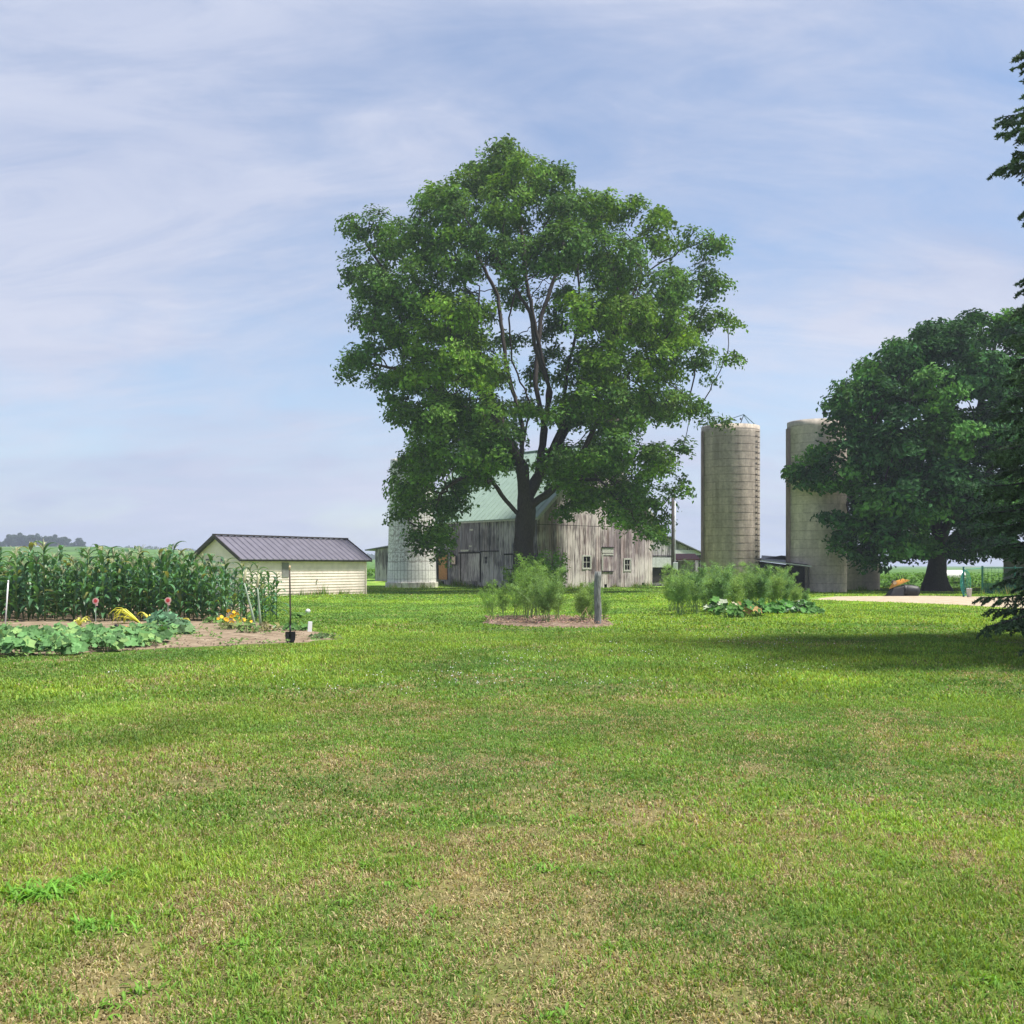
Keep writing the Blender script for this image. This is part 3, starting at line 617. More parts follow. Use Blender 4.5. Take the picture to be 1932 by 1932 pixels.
# --- spruce at the right edge
def spruce():
    bx_, by_ = 13.1, 19.6; Ht = 22; root = empty('spruce_tree', (bx_, by_, 0), 'big dark spruce with layered drooping boughs cut off by the right edge', 'tree')
    mb = MB(); mb.tube([(0, 0, -.1), (0, 0, 1), (.05, 0, 8), (0, .05, 14), (0, 0, Ht)], [.34, .27, .2, .1, .02], 10); mb.build('trunk', M_barkd, root, True)
    vv = [-700, 90, 118, 135, 160, 175, 225, 250, 300, 345, 375, 440, 468, 500, 545, 600, 650, 700, 800, 880, 960, 1010, 1050, 1075, 1100, 1125, 1150, 1185, 1215, 1230]
    uu = [2100, 1945, 1925, 1912, 1945, 1975, 1925, 1872, 1857, 1880, 1960, 1965, 1908, 1935, 1900, 1918, 1912, 1890, 1872, 1876, 1850, 1832, 1845, 1882, 1930, 1925, 1846, 1838, 1872, 1930]
    V = []; Cc = []; B_ = MB(); z = .35
    uu = [q+30 if q > 1932 else q for q in uu]
    def leftlen(z_): 
        v = HV-(z_-EYE)*F/19.6; return bx_-PX(np.interp(v, vv, uu), 19.6)
    while z < Ht-.3:
        nb = 9 if z < 12 else 5; a0 = random.random()*2*pi
        for k in range(nb):
            az = a0+2*pi*k/nb+random.uniform(-.25, .25)
            gen = (5.0*(1-z/Ht)**.8+.5)*random.uniform(.8, 1.05)
            wl = 1 if cos(az-pi) > .55 else 0
            Lb = 6.2 if (wl and z < 13.5) else gen
            while Lb > .5:
                bad = False
                for t in (.5, .75, .9, 1.0):
                    X_ = bx_+cos(az)*Lb*t; Y_ = by_+sin(az)*Lb*t; Z_ = max(.06, z+.1*Lb+Lb*(.12*t-.42*t*t+.16*t**4)-.15)
                    if 966+F*X_/Y_ < np.interp(HV-(Z_-EYE)*F/Y_, vv, uu)+(.14 if z > 7 else .05)*F/Y_: bad = True
                if not bad: break
                Lb *= .96
            if Lb < gen: Lb *= random.uniform(.92, 1)
            Lb = max(.4, Lb); d = np.array((cos(az), sin(az), 0)); s_ = np.array((-sin(az), cos(az), 0))
            rise = random.uniform(.0, .25); pts = []
            m_ = 9
            for j in range(m_+1):
                t = j/m_; pts.append(np.array((0, 0, z+.25*Lb*.4))+d*Lb*t+s_*.12*sin(3*t+k)*Lb*.3+np.array((0, 0, Lb*(rise*t-.42*t*t+.16*t**4))))
            pts = [np.array((p[0], p[1], max(p[2], .06))) for p in pts]
            B_.tube(pts, [.035*(1-i/(m_+1))*Lb/3+.006 for i in range(m_+1)], 4, False)
            # branchlets
            nt_ = int(Lb*9); tt = np.linspace(.16, 1, nt_)
            vis = cos(az-pi) > -.1
            for q, t in enumerate(tt):
                x_ = t*m_; i = min(int(x_), m_-1); p = pts[i]+(pts[i+1]-pts[i])*(x_-i); sg = 1 if q % 2 else -1
                ll = (.25+.55*sin(pi*min(1, t*1.02)**.7))*min(1, Lb/2.5)*random.uniform(.7, 1.1)
                if t > .93: dr = d*.9+s_*sg*.35
                else: dr = d*.55+s_*sg*.8
                dr = dr+np.array((0, 0, random.uniform(-.85, -.25))); dr /= np.linalg.norm(dr)
                nn_ = int((150 if vis else 60)*ll/.6)+8; f = RS.rand(nn_, 1); c = p+dr*ll*f+np.array((0, 0, -.16))*ll*f*f
                # secondary fingers
                fs = RS.randint(0, 5, nn_); fl = (fs/5.*ll)[:, None]; fd = (dr[None]*.6+np.cross(dr, (0, 0, 1.))[None]*np.where(fs % 2, 1, -1)[:, None]*.8+np.array((0, 0, -.35)))
                use = RS.rand(nn_, 1) < .55; c = np.where(use, p+dr*fl+fd*RS.rand(nn_, 1)*ll*.32, c)
                V.append(c)
                tone = random.uniform(.7, 1.3)*(1.5 if t > .75 and random.random() < .4 else 1)
                Cc.append(np.tile(np.array((.070, .125, .055))*tone, (nn_, 1))*(.7+.6*RS.rand(nn_, 1)))
        z += random.uniform(.30, .46) if z < 12 else .55
    B_.build('branches', M_barkd, root, True)
    P_ = np.concatenate(V); Cc = np.concatenate(Cc); n_ = len(P_)
    leafmesh('crown', P_, RS.randn(n_, 3)+np.array((0, 0, .4)), .10*(.6+.7*RS.rand(n_)), Cc, M_needle, root, aspect=.30, fold=.03)
    print('spruce', n_)
spruce()

# --- far trees, their crowns a few metres across
def fartree(seed):
    rs = np.random.RandomState(seed); root = empty('far_tree', (0, 0, 0), 'broad tree blue with distance in the clump on the left horizon', 'tree', 'far trees on the left horizon')
    mb = MB(); mb.tube([(0, 0, -.5), (0, 0, 4), (.3, 0, 9)], [.35, .28, .1], 6); mb.tube([(0, 0, 3), (1.5, .3, 7)], [.2, .06], 5); mb.tube([(0, 0, 3.4), (-1.6, -.3, 7.5)], [.2, .06], 5)
    mb.build('trunk', M_bark, root)
    P_ = []; 
    for k in range(16):
        c = np.array((rs.randn()*2.0, rs.randn()*2.0, 5+rs.rand()*8)); s = 1.9-.09*abs(c[2]-8)
        d = rs.randn(110, 3); d /= np.linalg.norm(d, axis=1, keepdims=True); P_.append(c+d*s*(.7+.3*rs.rand(110, 1)))
    P_ = np.concatenate(P_); n_ = len(P_); col = np.tile((.045, .085, .035), (n_, 1))*(.7+.6*rs.rand(n_, 1))
    leafmesh('crown', P_, rs.randn(n_, 3)+np.array((0, 0, .8)), .9*(.6+.8*rs.rand(n_)), col, M_leaf, root)
    return root
fts = [fartree(s) for s in (1, 2, 3)]
spots = [(-6, 690, .62), (4, 705, .66), (22, 690, 1.0), (30, 700, 1.05), (42, 690, .95), (53, 700, 1.02), (64, 690, 1.0), (76, 705, .96), (88, 690, .9), (98, 700, .97), (108, 690, .85), (118, 700, .92), (127, 690, .82), (136, 700, .62), (145, 690, .84), (154, 700, .7), (50, 712, .9), (83, 714, .92), (112, 712, .8)]
for i, (u, Y, s) in enumerate(spots):
    o = fts[i] if i < 3 else copy_tree(fts[i % 3]); X = PX(u, Y); o.location = (X, Y, hz(X, Y)-.5); o.scale = (s*1.02, s*1.02, s*.99); o.rotation_euler = (0, 0, random.random()*6)
# treeline further off, one mass
P_ = []; 
for u in np.arange(-250, 1000, 2.2):
    if 905 > u > 740: continue
    Y = 1150+random.uniform(-60, 60); X = PX(u, Y); b_ = hz(X, Y); hh = (8.5+5*float(fbm(np.array([u*.04]), np.array([3.3]), 3)[0]))*(1 if u < 600 else .9)*(.75+.4*random.random())
    k = 42; P_.append(np.stack([X+RS.randn(k)*3, Y+RS.randn(k)*6, b_+RS.rand(k)**.8*hh], 1))
P_ = np.concatenate(P_); n_ = len(P_)
tag(leafmesh('treeline', P_, RS.randn(n_, 3)+np.array((0, -.6, .6)), 2.6*(.6+.7*RS.rand(n_)), np.tile((.04, .08, .035), (n_, 1))*(.7+.6*RS.rand(n_, 1)), M_leaf, aspect=.8), 'low bluish treeline along the far left horizon', 'treeline', kind='stuff')

# crop field beyond the farmyard : canopy sheet with leafy front
fy = np.concatenate([np.arange(0, 30, .8), 30+np.geomspace(1, 1900, 90)]); fx = 1600*np.sinh(np.linspace(-1, 1, 340)*5.0)/np.sinh(5.0)
FX, FY = np.meshgrid(fx, fy); start = np.interp(FX, [-60, -14, 14, 24], [84, 108, 108, 86]); start = np.where(FX < -60, 70, start)
YY = FY+start; ZZ = hgt(FX, YY)+.75+.28*(fbm(FX*1.1, YY*.6, 3)-.5)*2; ZZ[0] -= .8
cf = turfcol(FX.ravel(), YY.ravel()); fc = np.array((.105, .215, .045))*(.75+.5*fbm(FX.ravel()*.8, YY.ravel()*.05+3, 3))[:, None]*(.9+.2*np.sin(FX.ravel()*1.3))[:, None]
ii = np.arange(FX.size).reshape(FX.shape); ff = np.stack([ii[:-1, :-1], ii[:-1, 1:], ii[1:, 1:], ii[1:, :-1]], -1).reshape(-1, 4)
mfld = simple('crop_canopy', (.95, .95, .95), .8, nscale=3, namt=.35, bump=.5, use_col=True, spec=.1)
fld = npmesh('crop_field', np.stack([FX.ravel(), YY.ravel(), ZZ.ravel()], 1), ff, fc, True, mfld); tag(fld, 'low green crop field stretching behind the farmyard', 'field', kind='stuff')
n_ = 60000; x = (RS.rand(n_)*2-1)*75; s0 = np.interp(x, [-60, -14, 14, 24], [84, 108, 108, 86]); y = s0+RS.rand(n_)**2*45-.4
z = hgt(x, y)+.15+.8*RS.rand(n_); 
tag(leafmesh('crop_leaves', np.stack([x, y, z], 1), RS.randn(n_, 3)*.6+np.array((0, -.3, 1)), .24*(.6+.8*RS.rand(n_)), np.array((.12, .25, .035))*(.6+.8*RS.rand(n_, 1)), M_leaf, aspect=.8), 'bright green leafy rows at the near edge of the field', 'crop', kind='stuff')

# ------------------------------------------------------------------ barn
ZE = 5.45; ZR = 11.3
C0 = np.array((1.9, 78.0)); DL = np.array((-.664, .747)); DG = np.array((.747, .664)); WG = 13.4; LL = 16.4
BZ = -.45
barn = empty('barn', (C0[0], C0[1], 0), 'large weathered grey board barn with pale green metal roof behind the shade tree', 'barn')
def wallpt(s, z, d, org, o=0, nrm=None):
    q = org+d*s+(nrm*o if nrm is not None else 0); return (q[0], q[1], z)
NL = -DG; NG = -DL   # outward normals of eave wall and gable wall
def us(u, org, d):   # distance along the wall where picture column u meets it
    k = (u-966)/F; return (k*org[1]-org[0])/(d[0]-k*d[1])
def zs(v, s, org, d): Y = org[1]+d[1]*s; return PZ(v, Y)
def boards(name, org, d, nrm, s0, s1, zb, ztop, mt, root, width=.26, tones=((.7, 1.2),), skip=(), off=0, seam=None):
    mb = MB(); s = s0
    while s < s1-.02:
        w = min(width*random.uniform(.75, 1.25), s1-s); t = random.choice((random.uniform(.45, .8), random.uniform(.7, 1.4), random.uniform(.9, 1.35))); h = random.uniform(-.06, .06)
        mb.col = (t*(1+h), t, t*(1-h)); o1 = off+random.uniform(0, .025); g = .012
        segs = [(zb(s+w/2), ztop(s+g), ztop(s+w-g))]
        for (a, b_, c, e) in skip:
            if a < s+w/2 < b_:
                segs = [(zb(s+w/2), c, c), (e, ztop(s+g), ztop(s+w-g))]
        zc = []
        for (z0, za, zb_) in segs:
            if seam and z0 < seam < min(za, zb_)-.2: zc += [(z0, seam-.02, seam-.02, 0), (seam+.02, za, zb_, .012)]
            else: zc.append((z0, za, zb_, 0))
        for (z0, za, zb_, oo) in zc:
            if min(za, zb_)-z0 < .02: continue
            P = [wallpt(s+g, 0, d, org, o1+oo, nrm), wallpt(s+w-g, 0, d, org, o1+oo, nrm), wallpt(s+w-g, 0, d, org, o1+oo-.03, nrm), wallpt(s+g, 0, d, org, o1+oo-.03, nrm)]
            j = (random.uniform(-.05, .05) if random.random() < .8 else random.uniform(.08, .4)) if z0 < .5 else 0
            if oo: mb.col = tuple(min(1.4, c*1.08) for c in mb.col)
            mb.hexa([(p[0], p[1], z0+j) for p in P], [(P[0][0], P[0][1], za), (P[1][0], P[1][1], zb_), (P[2][0], P[2][1], zb_), (P[3][0], P[3][1], za)])
        s += w
    o = mb.build(name, mt); return wparent(o, root)
# inner dark shell, no framing: added to keep light out of the gaps
mb = MB(); i_ = .16
def inn(s, t): return C0+DL*s+DG*t
q = [inn(i_, i_), inn(i_, WG-i_), inn(LL-i_, WG-i_), inn(LL-i_, i_)]
mb.hexa([(p[0], p[1], BZ) for p in q], [(p[0], p[1], ZE-.1) for p in q])
for s_ in (i_, LL-i_):
    a, b_, c = inn(s_, i_+.2), inn(s_, WG-i_-.2), inn(s_, WG/2)
    mb.poly([(a[0], a[1], ZE-.1), (b_[0], b_[1], ZE-.1), (c[0], c[1], ZR-.45)])
wparent(mb.build('frame', M_dark), barn)
zbL = lambda s: max(BZ, -.35+.02*s)
ztE = lambda s: ZE
gz_ = lambda s: ZE+(ZR-ZE)*(1-abs(s-WG/2)/(WG/2))-.05
# openings in the gable: (s0, s1, z0, z1)
def grect(u0, u1, v0, v1, org=C0, d=DG):
    a, b_ = us(u0, org, d), us(u1, org, d); m = (a+b_)/2; return (min(a, b_), max(a, b_), zs(v1, m, org, d), zs(v0, m, org, d))
gw1 = grect(1100, 1113, 1050, 1071); gw2 = grect(1178, 1188.5, 1056, 1075); gh = grect(1137, 1155, 1048, 1077)
lw = grect(913.5, 921, 1050, 1063, C0, DL)
boards('gable_wall', C0, DG, NG, 0, WG, lambda s: -.22+random.uniform(-.04, .06), gz_, M_boardg, barn, .27, skip=[gw1, gw2, gh], seam=4.75)
boards('side_wall', C0, DL, NL, 0, LL, lambda s: -.25+.02*s, ztE, M_board, barn, .30, skip=[lw])
boards('back_gable_wall', C0+DL*LL, DG, DL, 0, WG, lambda s: .0, gz_, M_board, barn, .3)
boards('far_side_wall', C0+DG*WG, DL, DG, 0, LL, lambda s: -.2, ztE, M_board, barn, .3)
def window(rect, org, d, nrm, root, fmt, gmt, fw=.1, mull=True):
    a, b_, c, e = rect; mb = MB()
    def bx(s0, s1, z0, z1, o0, o1):
        P = [wallpt(s0, 0, d, org, o1, nrm), wallpt(s1, 0, d, org, o1, nrm), wallpt(s1, 0, d, org, o0, nrm), wallpt(s0, 0, d, org, o0, nrm)]
        mb.hexa([(p[0], p[1], z0) for p in P], [(p[0], p[1], z1) for p in P])
    bx(a-fw, a, c-fw, e+fw, -.03, .06); bx(b_, b_+fw, c-fw, e+fw, -.03, .06); bx(a, b_, e, e+fw, -.03, .057); bx(a, b_, c-fw, c, -.03, .057)
    if mull: bx((a+b_)/2-.02, (a+b_)/2+.02, c, e, -.02, .02); bx(a, (a+b_)/2-.02, (c+e)/2-.02, (c+e)/2+.02, -.02, .02); bx((a+b_)/2+.02, b_, (c+e)/2-.02, (c+e)/2+.02, -.02, .02)
    fr = wparent(mb.build('window', fmt), root)
    mb = MB(); P = [wallpt(a, 0, d, org, -.04, nrm), wallpt(b_, 0, d, org, -.04, nrm), wallpt(b_, 0, d, org, -.06, nrm), wallpt(a, 0, d, org, -.06, nrm)]
    mb.hexa([(p[0], p[1], c) for p in P], [(p[0], p[1], e) for p in P]); g = mb.build('pane', gmt); g.parent = fr; g.matrix_parent_inverse = (root.matrix_basis).inverted(); return fr
window(gw1, C0, DG, NG, barn, M_trim, M_glassp, .13); window(gw2, C0, DG, NG, barn, M_trim, M_glass, .13); window(lw, C0, DL, NL, barn, M_board, M_glass, .09)
def slab(name, rect, org, d, nrm, o0, o1, mt, root, col=(1, 1, 1), planks=0, hinge=0):
    a, b_, c, e = rect; mb = MB(); n_ = max(1, planks); w = (b_-a)/n_
    for k in range(n_):
        t = random.uniform(.75, 1.2) if planks else 1; mb.col = tuple(t*q for q in col)
        P = [wallpt(a+k*w+.004, 0, d, org, o1, nrm), wallpt(a+(k+1)*w-.004, 0, d, org, o1, nrm), wallpt(a+(k+1)*w-.004, 0, d, org, o0, nrm), wallpt(a+k*w+.004, 0, d, org, o0, nrm)]
        mb.hexa([(p[0], p[1], c) for p in P], [(p[0], p[1], e) for p in P])
    return wparent(mb.build(name, mt), root)
# hatch with lintel board in the gable
slab('hatch', gh, C0, DG, NG, -.02, .03, M_boardg, barn, (.85, .8, .85), 5)
a, b_, c, e = gh
slab('hatch_frame', (a-.12, a, c, e+.1), C0, DG, NG, 0, .07, M_trim, barn); slab('hatch_frame', (a, b_+.1, e+.02, e+.14), C0, DG, NG, 0, .068, M_trim, barn)
slab('lintel_board', (a-.1, b_+.1, e+.2, e+.62), C0, DG, NG, .035, .06, M_trim, barn, (.8, .78, .78), 6); slab('drip_edge', (a-.15, b_+.15, e+.64, e+.70), C0, DG, NG, .03, .12, M_dark, barn)
slab('hatch_sill', (a-.1, b_+.1, c-.1, c-.02), C0, DG, NG, .03, .08, M_dark, barn)
# side wall doors; the picture's marks laid on the wall plane
def lr(x0, x1, y0, y1):  # from a 4.39x enlargement starting at 820,1000 of the 2304 px photograph
    f = lambda x: (820+x/4.392)/1.19255; g = lambda y: (1000+y/4.392)/1.19255
    return grect(f(x1), f(x0), g(y0), g(y1), C0, DL)
dd = slab('door', lr(742, 822, 1085, 1335), C0, DL, NL, .03, .09, M_orange, barn)
slab('door_frame', lr(724, 742, 1070, 1335), C0, DL, NL, .03, .1, M_dark, barn); slab('pale_panel', lr(868, 908, 1104, 1184), C0, DL, NL, .03, .08, M_pink, barn)
r_ = lr(868, 908, 1104, 1184); mb = MB()
def wp(x, y, o=.1):
    f = (820+x/4.392)/1.19255; g = (1000+y/4.392)/1.19255; s = us(f, C0, DL); return wallpt(s, zs(g, s, C0, DL), DL, C0, o, NL)
for p, q in (((735, 1075), (800, 1038)), ((800, 1038), (900, 1095)), ((862, 1098), (862, 1190)), ((862, 1190), (912, 1190)), ((912, 1098), (912, 1190))): mb.bar(wp(*p), wp(*q), .09, .09)
wparent(mb.build('door_hood', M_dark), barn)
sd = slab('sliding_door', lr(966, 1146, 1078, 1352), C0, DL, NL, .04, .10, M_board, barn, (1.15, 1.12, 1.12), 8)
slab('door_track', lr(940, 1150, 1064, 1078), C0, DL, NL, .03, .12, M_dark, barn); slab('door_gap', lr(950, 966, 1078, 1352), C0, DL, NL, .031, .05, M_dark, barn); slab('door_gap', lr(1146, 1156, 1078, 1360), C0, DL, NL, .031, .05, M_dark, barn)
slab('upper_door', lr(984, 1140, 775, 1050), C0, DL, NL, .04, .09, M_board, barn, (1.0, 1.0, 1.03), 6)
slab('upper_track', lr(1150, 1330, 1050, 1060), C0, DL, NL, .03, .1, M_dark, barn)
slab('batten', lr(1050, 1085, 835, 852), C0, DL, NL, .09, .12, M_trim, barn); slab('batten', lr(1042, 1072, 998, 1012), C0, DL, NL, .09, .12, M_trim, barn); slab('batten', lr(962, 1040, 1040, 1058), C0, DL, NL, .1, .13, M_trim, barn)
slab('cross_board', lr(1385, 1470, 1078, 1092), C0, DL, NL, .03, .1, M_dark, barn); slab('cross_board', lr(1378, 1465, 1230, 1242), C0, DL, NL, .03, .1, M_dark, barn)
slab('lower_door', lr(1335, 1380, 1092, 1350), C0, DL, NL, .03, .06, M_board, barn, (.95, .95, 1.0), 2)
# roof: two slopes with standing seams, fascia, rake boards
def slope(sg):
    mb = MB(); ov = .45; eo = .35; pit = (ZR-ZE)/(WG/2)
    def rp(s, t, h):  # t 0 at ridge .. 1 at eave
        w = (WG/2+eo)*t; q = C0+DL*s+DG*(WG/2-sg*w); return (q[0], q[1], ZR+.05-w*pit+h)
    mb.hexa([rp(-ov, 0, 0), rp(LL+ov, 0, 0), rp(LL+ov, 1, 0), rp(-ov, 1, 0)], [rp(-ov, 0, .06), rp(LL+ov, 0, .06), rp(LL+ov, 1, .06), rp(-ov, 1, .06)])
    s = -ov+.05
    while s < LL+ov-.05:
        mb.hexa([rp(s, 0, .06), rp(s+.05, 0, .06), rp(s+.05, 1, .06), rp(s, 1, .06)], [rp(s, 0, .10), rp(s+.05, 0, .10), rp(s+.05, 1, .10), rp(s, 1, .10)]); s += .62
    wparent(mb.build('roof', M_roofg), barn)
    for s in (-ov-.03, LL+ov-.03):
        mb = MB(); mb.hexa([rp(s, 0, -.2), rp(s+.05, 0, -.2), rp(s+.05, 1.0, -.2), rp(s, 1.0, -.2)], [rp(s, 0, .09), rp(s+.05, 0, .09), rp(s+.05, 1.0, .09), rp(s, 1.0, .09)]); wparent(mb.build('rake_board', M_trim), barn)
    mb = MB(); mb.hexa([rp(-ov+.06, .985, -.14), rp(LL+ov-.06, .985, -.14), rp(LL+ov-.06, .996, -.15), rp(-ov+.06, .996, -.15)], [rp(-ov+.06, .985, -.005), rp(LL+ov-.06, .985, -.005), rp(LL+ov-.06, .996, -.005), rp(-ov+.06, .996, -.005)]); wparent(mb.build('fascia', M_trim), barn)
slope(1); slope(-1)
mb = MB(); a = C0+DG*WG/2-DL*.45; b_ = C0+DG*WG/2+DL*(LL+.45); mb.bar((a[0], a[1], ZR+.13), (b_[0], b_[1], ZR+.13), .3, .08); wparent(mb.build('ridge_cap', M_roofg), barn)

# lean-to wing on the right of the barn
wing = empty('barn_wing', (C0[0]+DG[0]*WG, C0[1]+DG[1]*WG, 0), 'low grey lean-to wing joined to the right side of the barn, half behind the silo', 'shed')
O2 = C0+DG*(WG+.12)+DL*1.2; W2 = 10.0
zt2 = lambda s: 4.95-s*.285
boards('wall', O2, DG, NG, 0, W2, lambda s: -.25, zt2, M_board, wing, .28, skip=[(0.4, 3.8, .1, 1.4)])
boards('end_wall', O2+DG*W2, DL, DG, 0, 14, lambda s: -.25, lambda s: 2.1, M_board, wing, .3)
mb = MB(); q = [O2+DG*.1+DL*.2, O2+DG*(W2-.1)+DL*.2, O2+DG*(W2-.1)+DL*13.8, O2+DG*.1+DL*13.8]
mb.hexa([(p[0], p[1], -.4) for p in q], [(q[0][0], q[0][1], 4.8), (q[1][0], q[1][1], 2.05), (q[2][0], q[2][1], 2.05), (q[3][0], q[3][1], 4.8)]); wparent(mb.build('interior', M_dark), wing)
mb = MB(); q = [O2-DL*.3, O2+DG*(W2+.4)-DL*.3, O2+DG*(W2+.4)+DL*14.2, O2+DL*14.2]; hh = [4.97, 4.97-(W2+.4)*.285, 4.97-(W2+.4)*.285, 4.97]
mb.hexa([(p[0], p[1], h+.01) for p, h in zip(q, hh)], [(p[0], p[1], h+.09) for p, h in zip(q, hh)]); wparent(mb.build('roof', M_lroof), wing)
slab('white_panel', (.5, 3.7, 1.45, 2.3), O2, DG, NG, .04, .08, M_galv, wing, (1.2, 1.2, 1.2)); slab('loft_board', (.1, W2, 2.42, 2.48), O2, DG, NG, .03, .07, M_dark, wing)
slab('upper_siding', (3.9, W2, 2.55, 3.0), O2, DG, NG, .03, .06, M_galv, wing)
# little rusty red roof
rr = empty('rusty_roof_shelter', (PX(1296, 80), 80, 0), 'small shelter with rusty red tin roof between barn wing and silo', 'shelter')
mb = MB(); xa, xb = PX(1276, 80), PX(1322, 80); mb.hexa([(xa, 80, 2.02), (xb, 80, 2.02), (xb, 82.5, 2.5), (xa, 82.5, 2.5)], [(xa, 80, 2.08), (xb, 80, 2.08), (xb, 82.5, 2.56), (xa, 82.5, 2.56)]); wparent(mb.build('roof', M_red), rr)
for x in (xa+.1, xb-.1):
    for y in (80.1, 82.4): mb = MB(); mb.bar((x, y, -.2), (x, y, 2.0), .1); wparent(mb.build('post', M_pole), rr)
mb = MB(); mb.box(((xa+xb)/2, 82.2, .9), (xb-xa-.3, .05, 2.2)); wparent(mb.build('back_panel', M_board), rr)

# left lean-to behind the pale silo
lt = empty('barn_lean_to', (PX(720, 94), 94, .1), 'small grey board lean-to showing left of the white peeling silo', 'shed')
LO = np.array((PX(708, 93), 93.0)); d1 = np.array((.98, -.2)); n1_ = np.array((-.2, -.98)); d2 = np.array((.2, .98))
boards('wall', LO, d1, n1_, 0, 6.5, lambda s: -.2, lambda s: 3.05+.16*s, M_board, lt, .3, skip=[(.95, 1.4, 1.9, 2.5)])
boards('end_wall', LO, d2, -d1, 0, 6, lambda s: -.2, lambda s: 3.05, M_board, lt, .3)
mb = MB(); q = [LO+d1*.1+d2*.15, LO+d1*6.4+d2*.15, LO+d1*6.4+d2*5.8, LO+d1*.1+d2*5.8]
mb.hexa([(p[0], p[1], -.3) for p in q], [(q[0][0], q[0][1], 2.95), (q[1][0], q[1][1], 3.9), (q[2][0], q[2][1], 3.9), (q[3][0], q[3][1], 2.95)]); wparent(mb.build('interior', M_dark), lt)
mb = MB(); q = [LO-d1*.9-d2*.3, LO+d1*6.5-d2*.3, LO+d1*6.5+d2*6.3, LO-d1*.9+d2*6.3]; hh = [2.92, 4.12, 4.12, 2.92]
mb.hexa([(p[0], p[1], h+.03) for p, h in zip(q, hh)], [(p[0], p[1], h+.13) for p, h in zip(q, hh)]); wparent(mb.build('roof', M_lroof), lt)

# ------------------------------------------------------------------ silos
def silo(name, u, Y, rad0, rad1, top, mt, label, nseg=64, zb=-.35, hoops=0, hz0=.6, cap=None, taper=False, floor=None):
    X = PX(u, Y); z0 = hz(X, Y)+zb; root = empty(name, (X, Y, hz(X, Y)), label, 'silo')
    hb = hz(X, Y); rows = 24; V = []; U = []
    for j in range(rows+1):
        f = j/rows; z = zb+(top-hb-zb)*f; r = rad0+(rad1-rad0)*f
        for k in range(nseg+1):
            th = 2*pi*k/nseg; V.append((r*cos(th), r*sin(th), z)); U.append((th*rad0, z))
    w = nseg+1; j, k = np.meshgrid(np.arange(rows), np.arange(nseg), indexing='ij'); a = (j*w+k).ravel()
    outer = np.stack([a, a+1, a+1+w, a+w], 1); n0 = len(V)
    # rim and inner face of the open top
    ti = .14
    for zz_ in (top-hb, top-hb-1.4):
        for k in range(nseg+1):
            th = 2*pi*k/nseg; V.append(((rad1-ti)*cos(th), (rad1-ti)*sin(th), zz_)); U.append((th*rad0, zz_))
    kk = np.arange(nseg); t0 = rows*w+kk
    rim = np.stack([t0, t0+1, n0+kk+1, n0+kk], 1); inner = np.stack([n0+kk, n0+kk+1, n0+w+kk+1, n0+w+kk], 1)
    o = npmesh('wall', np.array(V), [outer, rim, inner], None, True, mt, root, uvs=np.array(U))
    mb = MB(); mb.lathe([(.001, 0), (rad1-ti-.01, 0)], (0, 0, top-hb-1.38), 32); mb.build('floor', M_dark, root)
    if hoops:
        z = hz0; first = None
        while z < top-hb-.15:
            if first is None:
                mb = MB(); R = rad0+.006; mb.tube([(R*cos(2*pi*k/48), R*sin(2*pi*k/48), 0) for k in range(49)], .006, 4, False); ho = mb.build('hoop', M_steel, root, True); first = ho
            else: ho = first.copy(); COL.objects.link(ho); ho.parent = root
            r = rad0+(rad1-rad0)*(z/(top-hb)); ho.location = (0, 0, z); ho.scale = (r/rad0, r/rad0, 1); z += .59*hoops
    return root
def rungs(root, th, r, z0, z1, n_, mt, w=.36):
    first = None
    for k in range(n_):
        z = z0+(z1-z0)*k/(n_-1)
        if first is None:
            mb = MB(); a = np.array((cos(th), sin(th), 0)); s = np.array((-sin(th), cos(th), 0)); c = a*(r-.02)
            mb.tube([c-s*w/2, c-s*w/2+a*.16, c+s*w/2+a*.16, c+s*w/2], .028, 5); o = mb.build('rung', mt, root); first = o
        else: o = first.copy(); COL.objects.link(o); o.parent = root
        o.location = (0, 0, z)
s1 = silo('concrete_silo', 1378, 81, 2.28, 2.28, PZ(806, 81), M_conc, 'tall tan concrete stave silo with wire frame on top, nearer the barn', hoops=1)
th = atan2(-sqrt(1-.8**2), .72); rungs(s1, th, 2.28, 1.6, 12.2, 26, M_steel)
mb = MB(); a = (-2.28-.03, -.5); mb.box((a[0], a[1], 6.2), (.16, .4, 12.2)); mb.build('chute', M_chute, s1)
ztp = PZ(806, 81)-hz(PX(1378, 81), 81); mb = MB(); pk = (1.0, -.3, PZ(783, 81)-s1.location[2])
for p, q in (((-1.7, -1.2, ztp), pk), (pk, (1.6, -1.5, ztp)), (pk, (1.0, 1.8, ztp)), ((1.02, -.3, pk[2]-.1), (1.05, -2.0, ztp-.02))): mb.bar(p, q, .05)
mb.build('top_frame', simple('blue_green_steel', (.10, .18, .20), .5, .3), s1); mb = MB(); mb.lathe([(.001, 0), (.07, .05), (.07, .15), (.001, .2)], (.75, -.3, pk[2]-.45), 8); mb.build('pulley', M_steel, s1)
s2 = silo('concrete_silo', 1541, 70, 1.97, 1.97, PZ(797, 70), M_conc2, 'pale concrete stave silo partly hidden behind the dark maple', hoops=1)
mb = MB(); mb.box((-2.05, -.3, 5.6), (.2, .36, 11.0)); mb.build('chute', M_chute, s2)
s3 = silo('short_silo', 1628, 76, 1.2, 1.2, 2.05, M_conc2, 'short grey concrete silo stub under the maple, right of the pale silo', hoops=1)
s4 = silo('tile_silo', 777, 83, 2.0, 1.72, PZ(868, 83), M_tile, 'old white silo of blocks with peeling paint at the left end of the barn')
mb = MB()
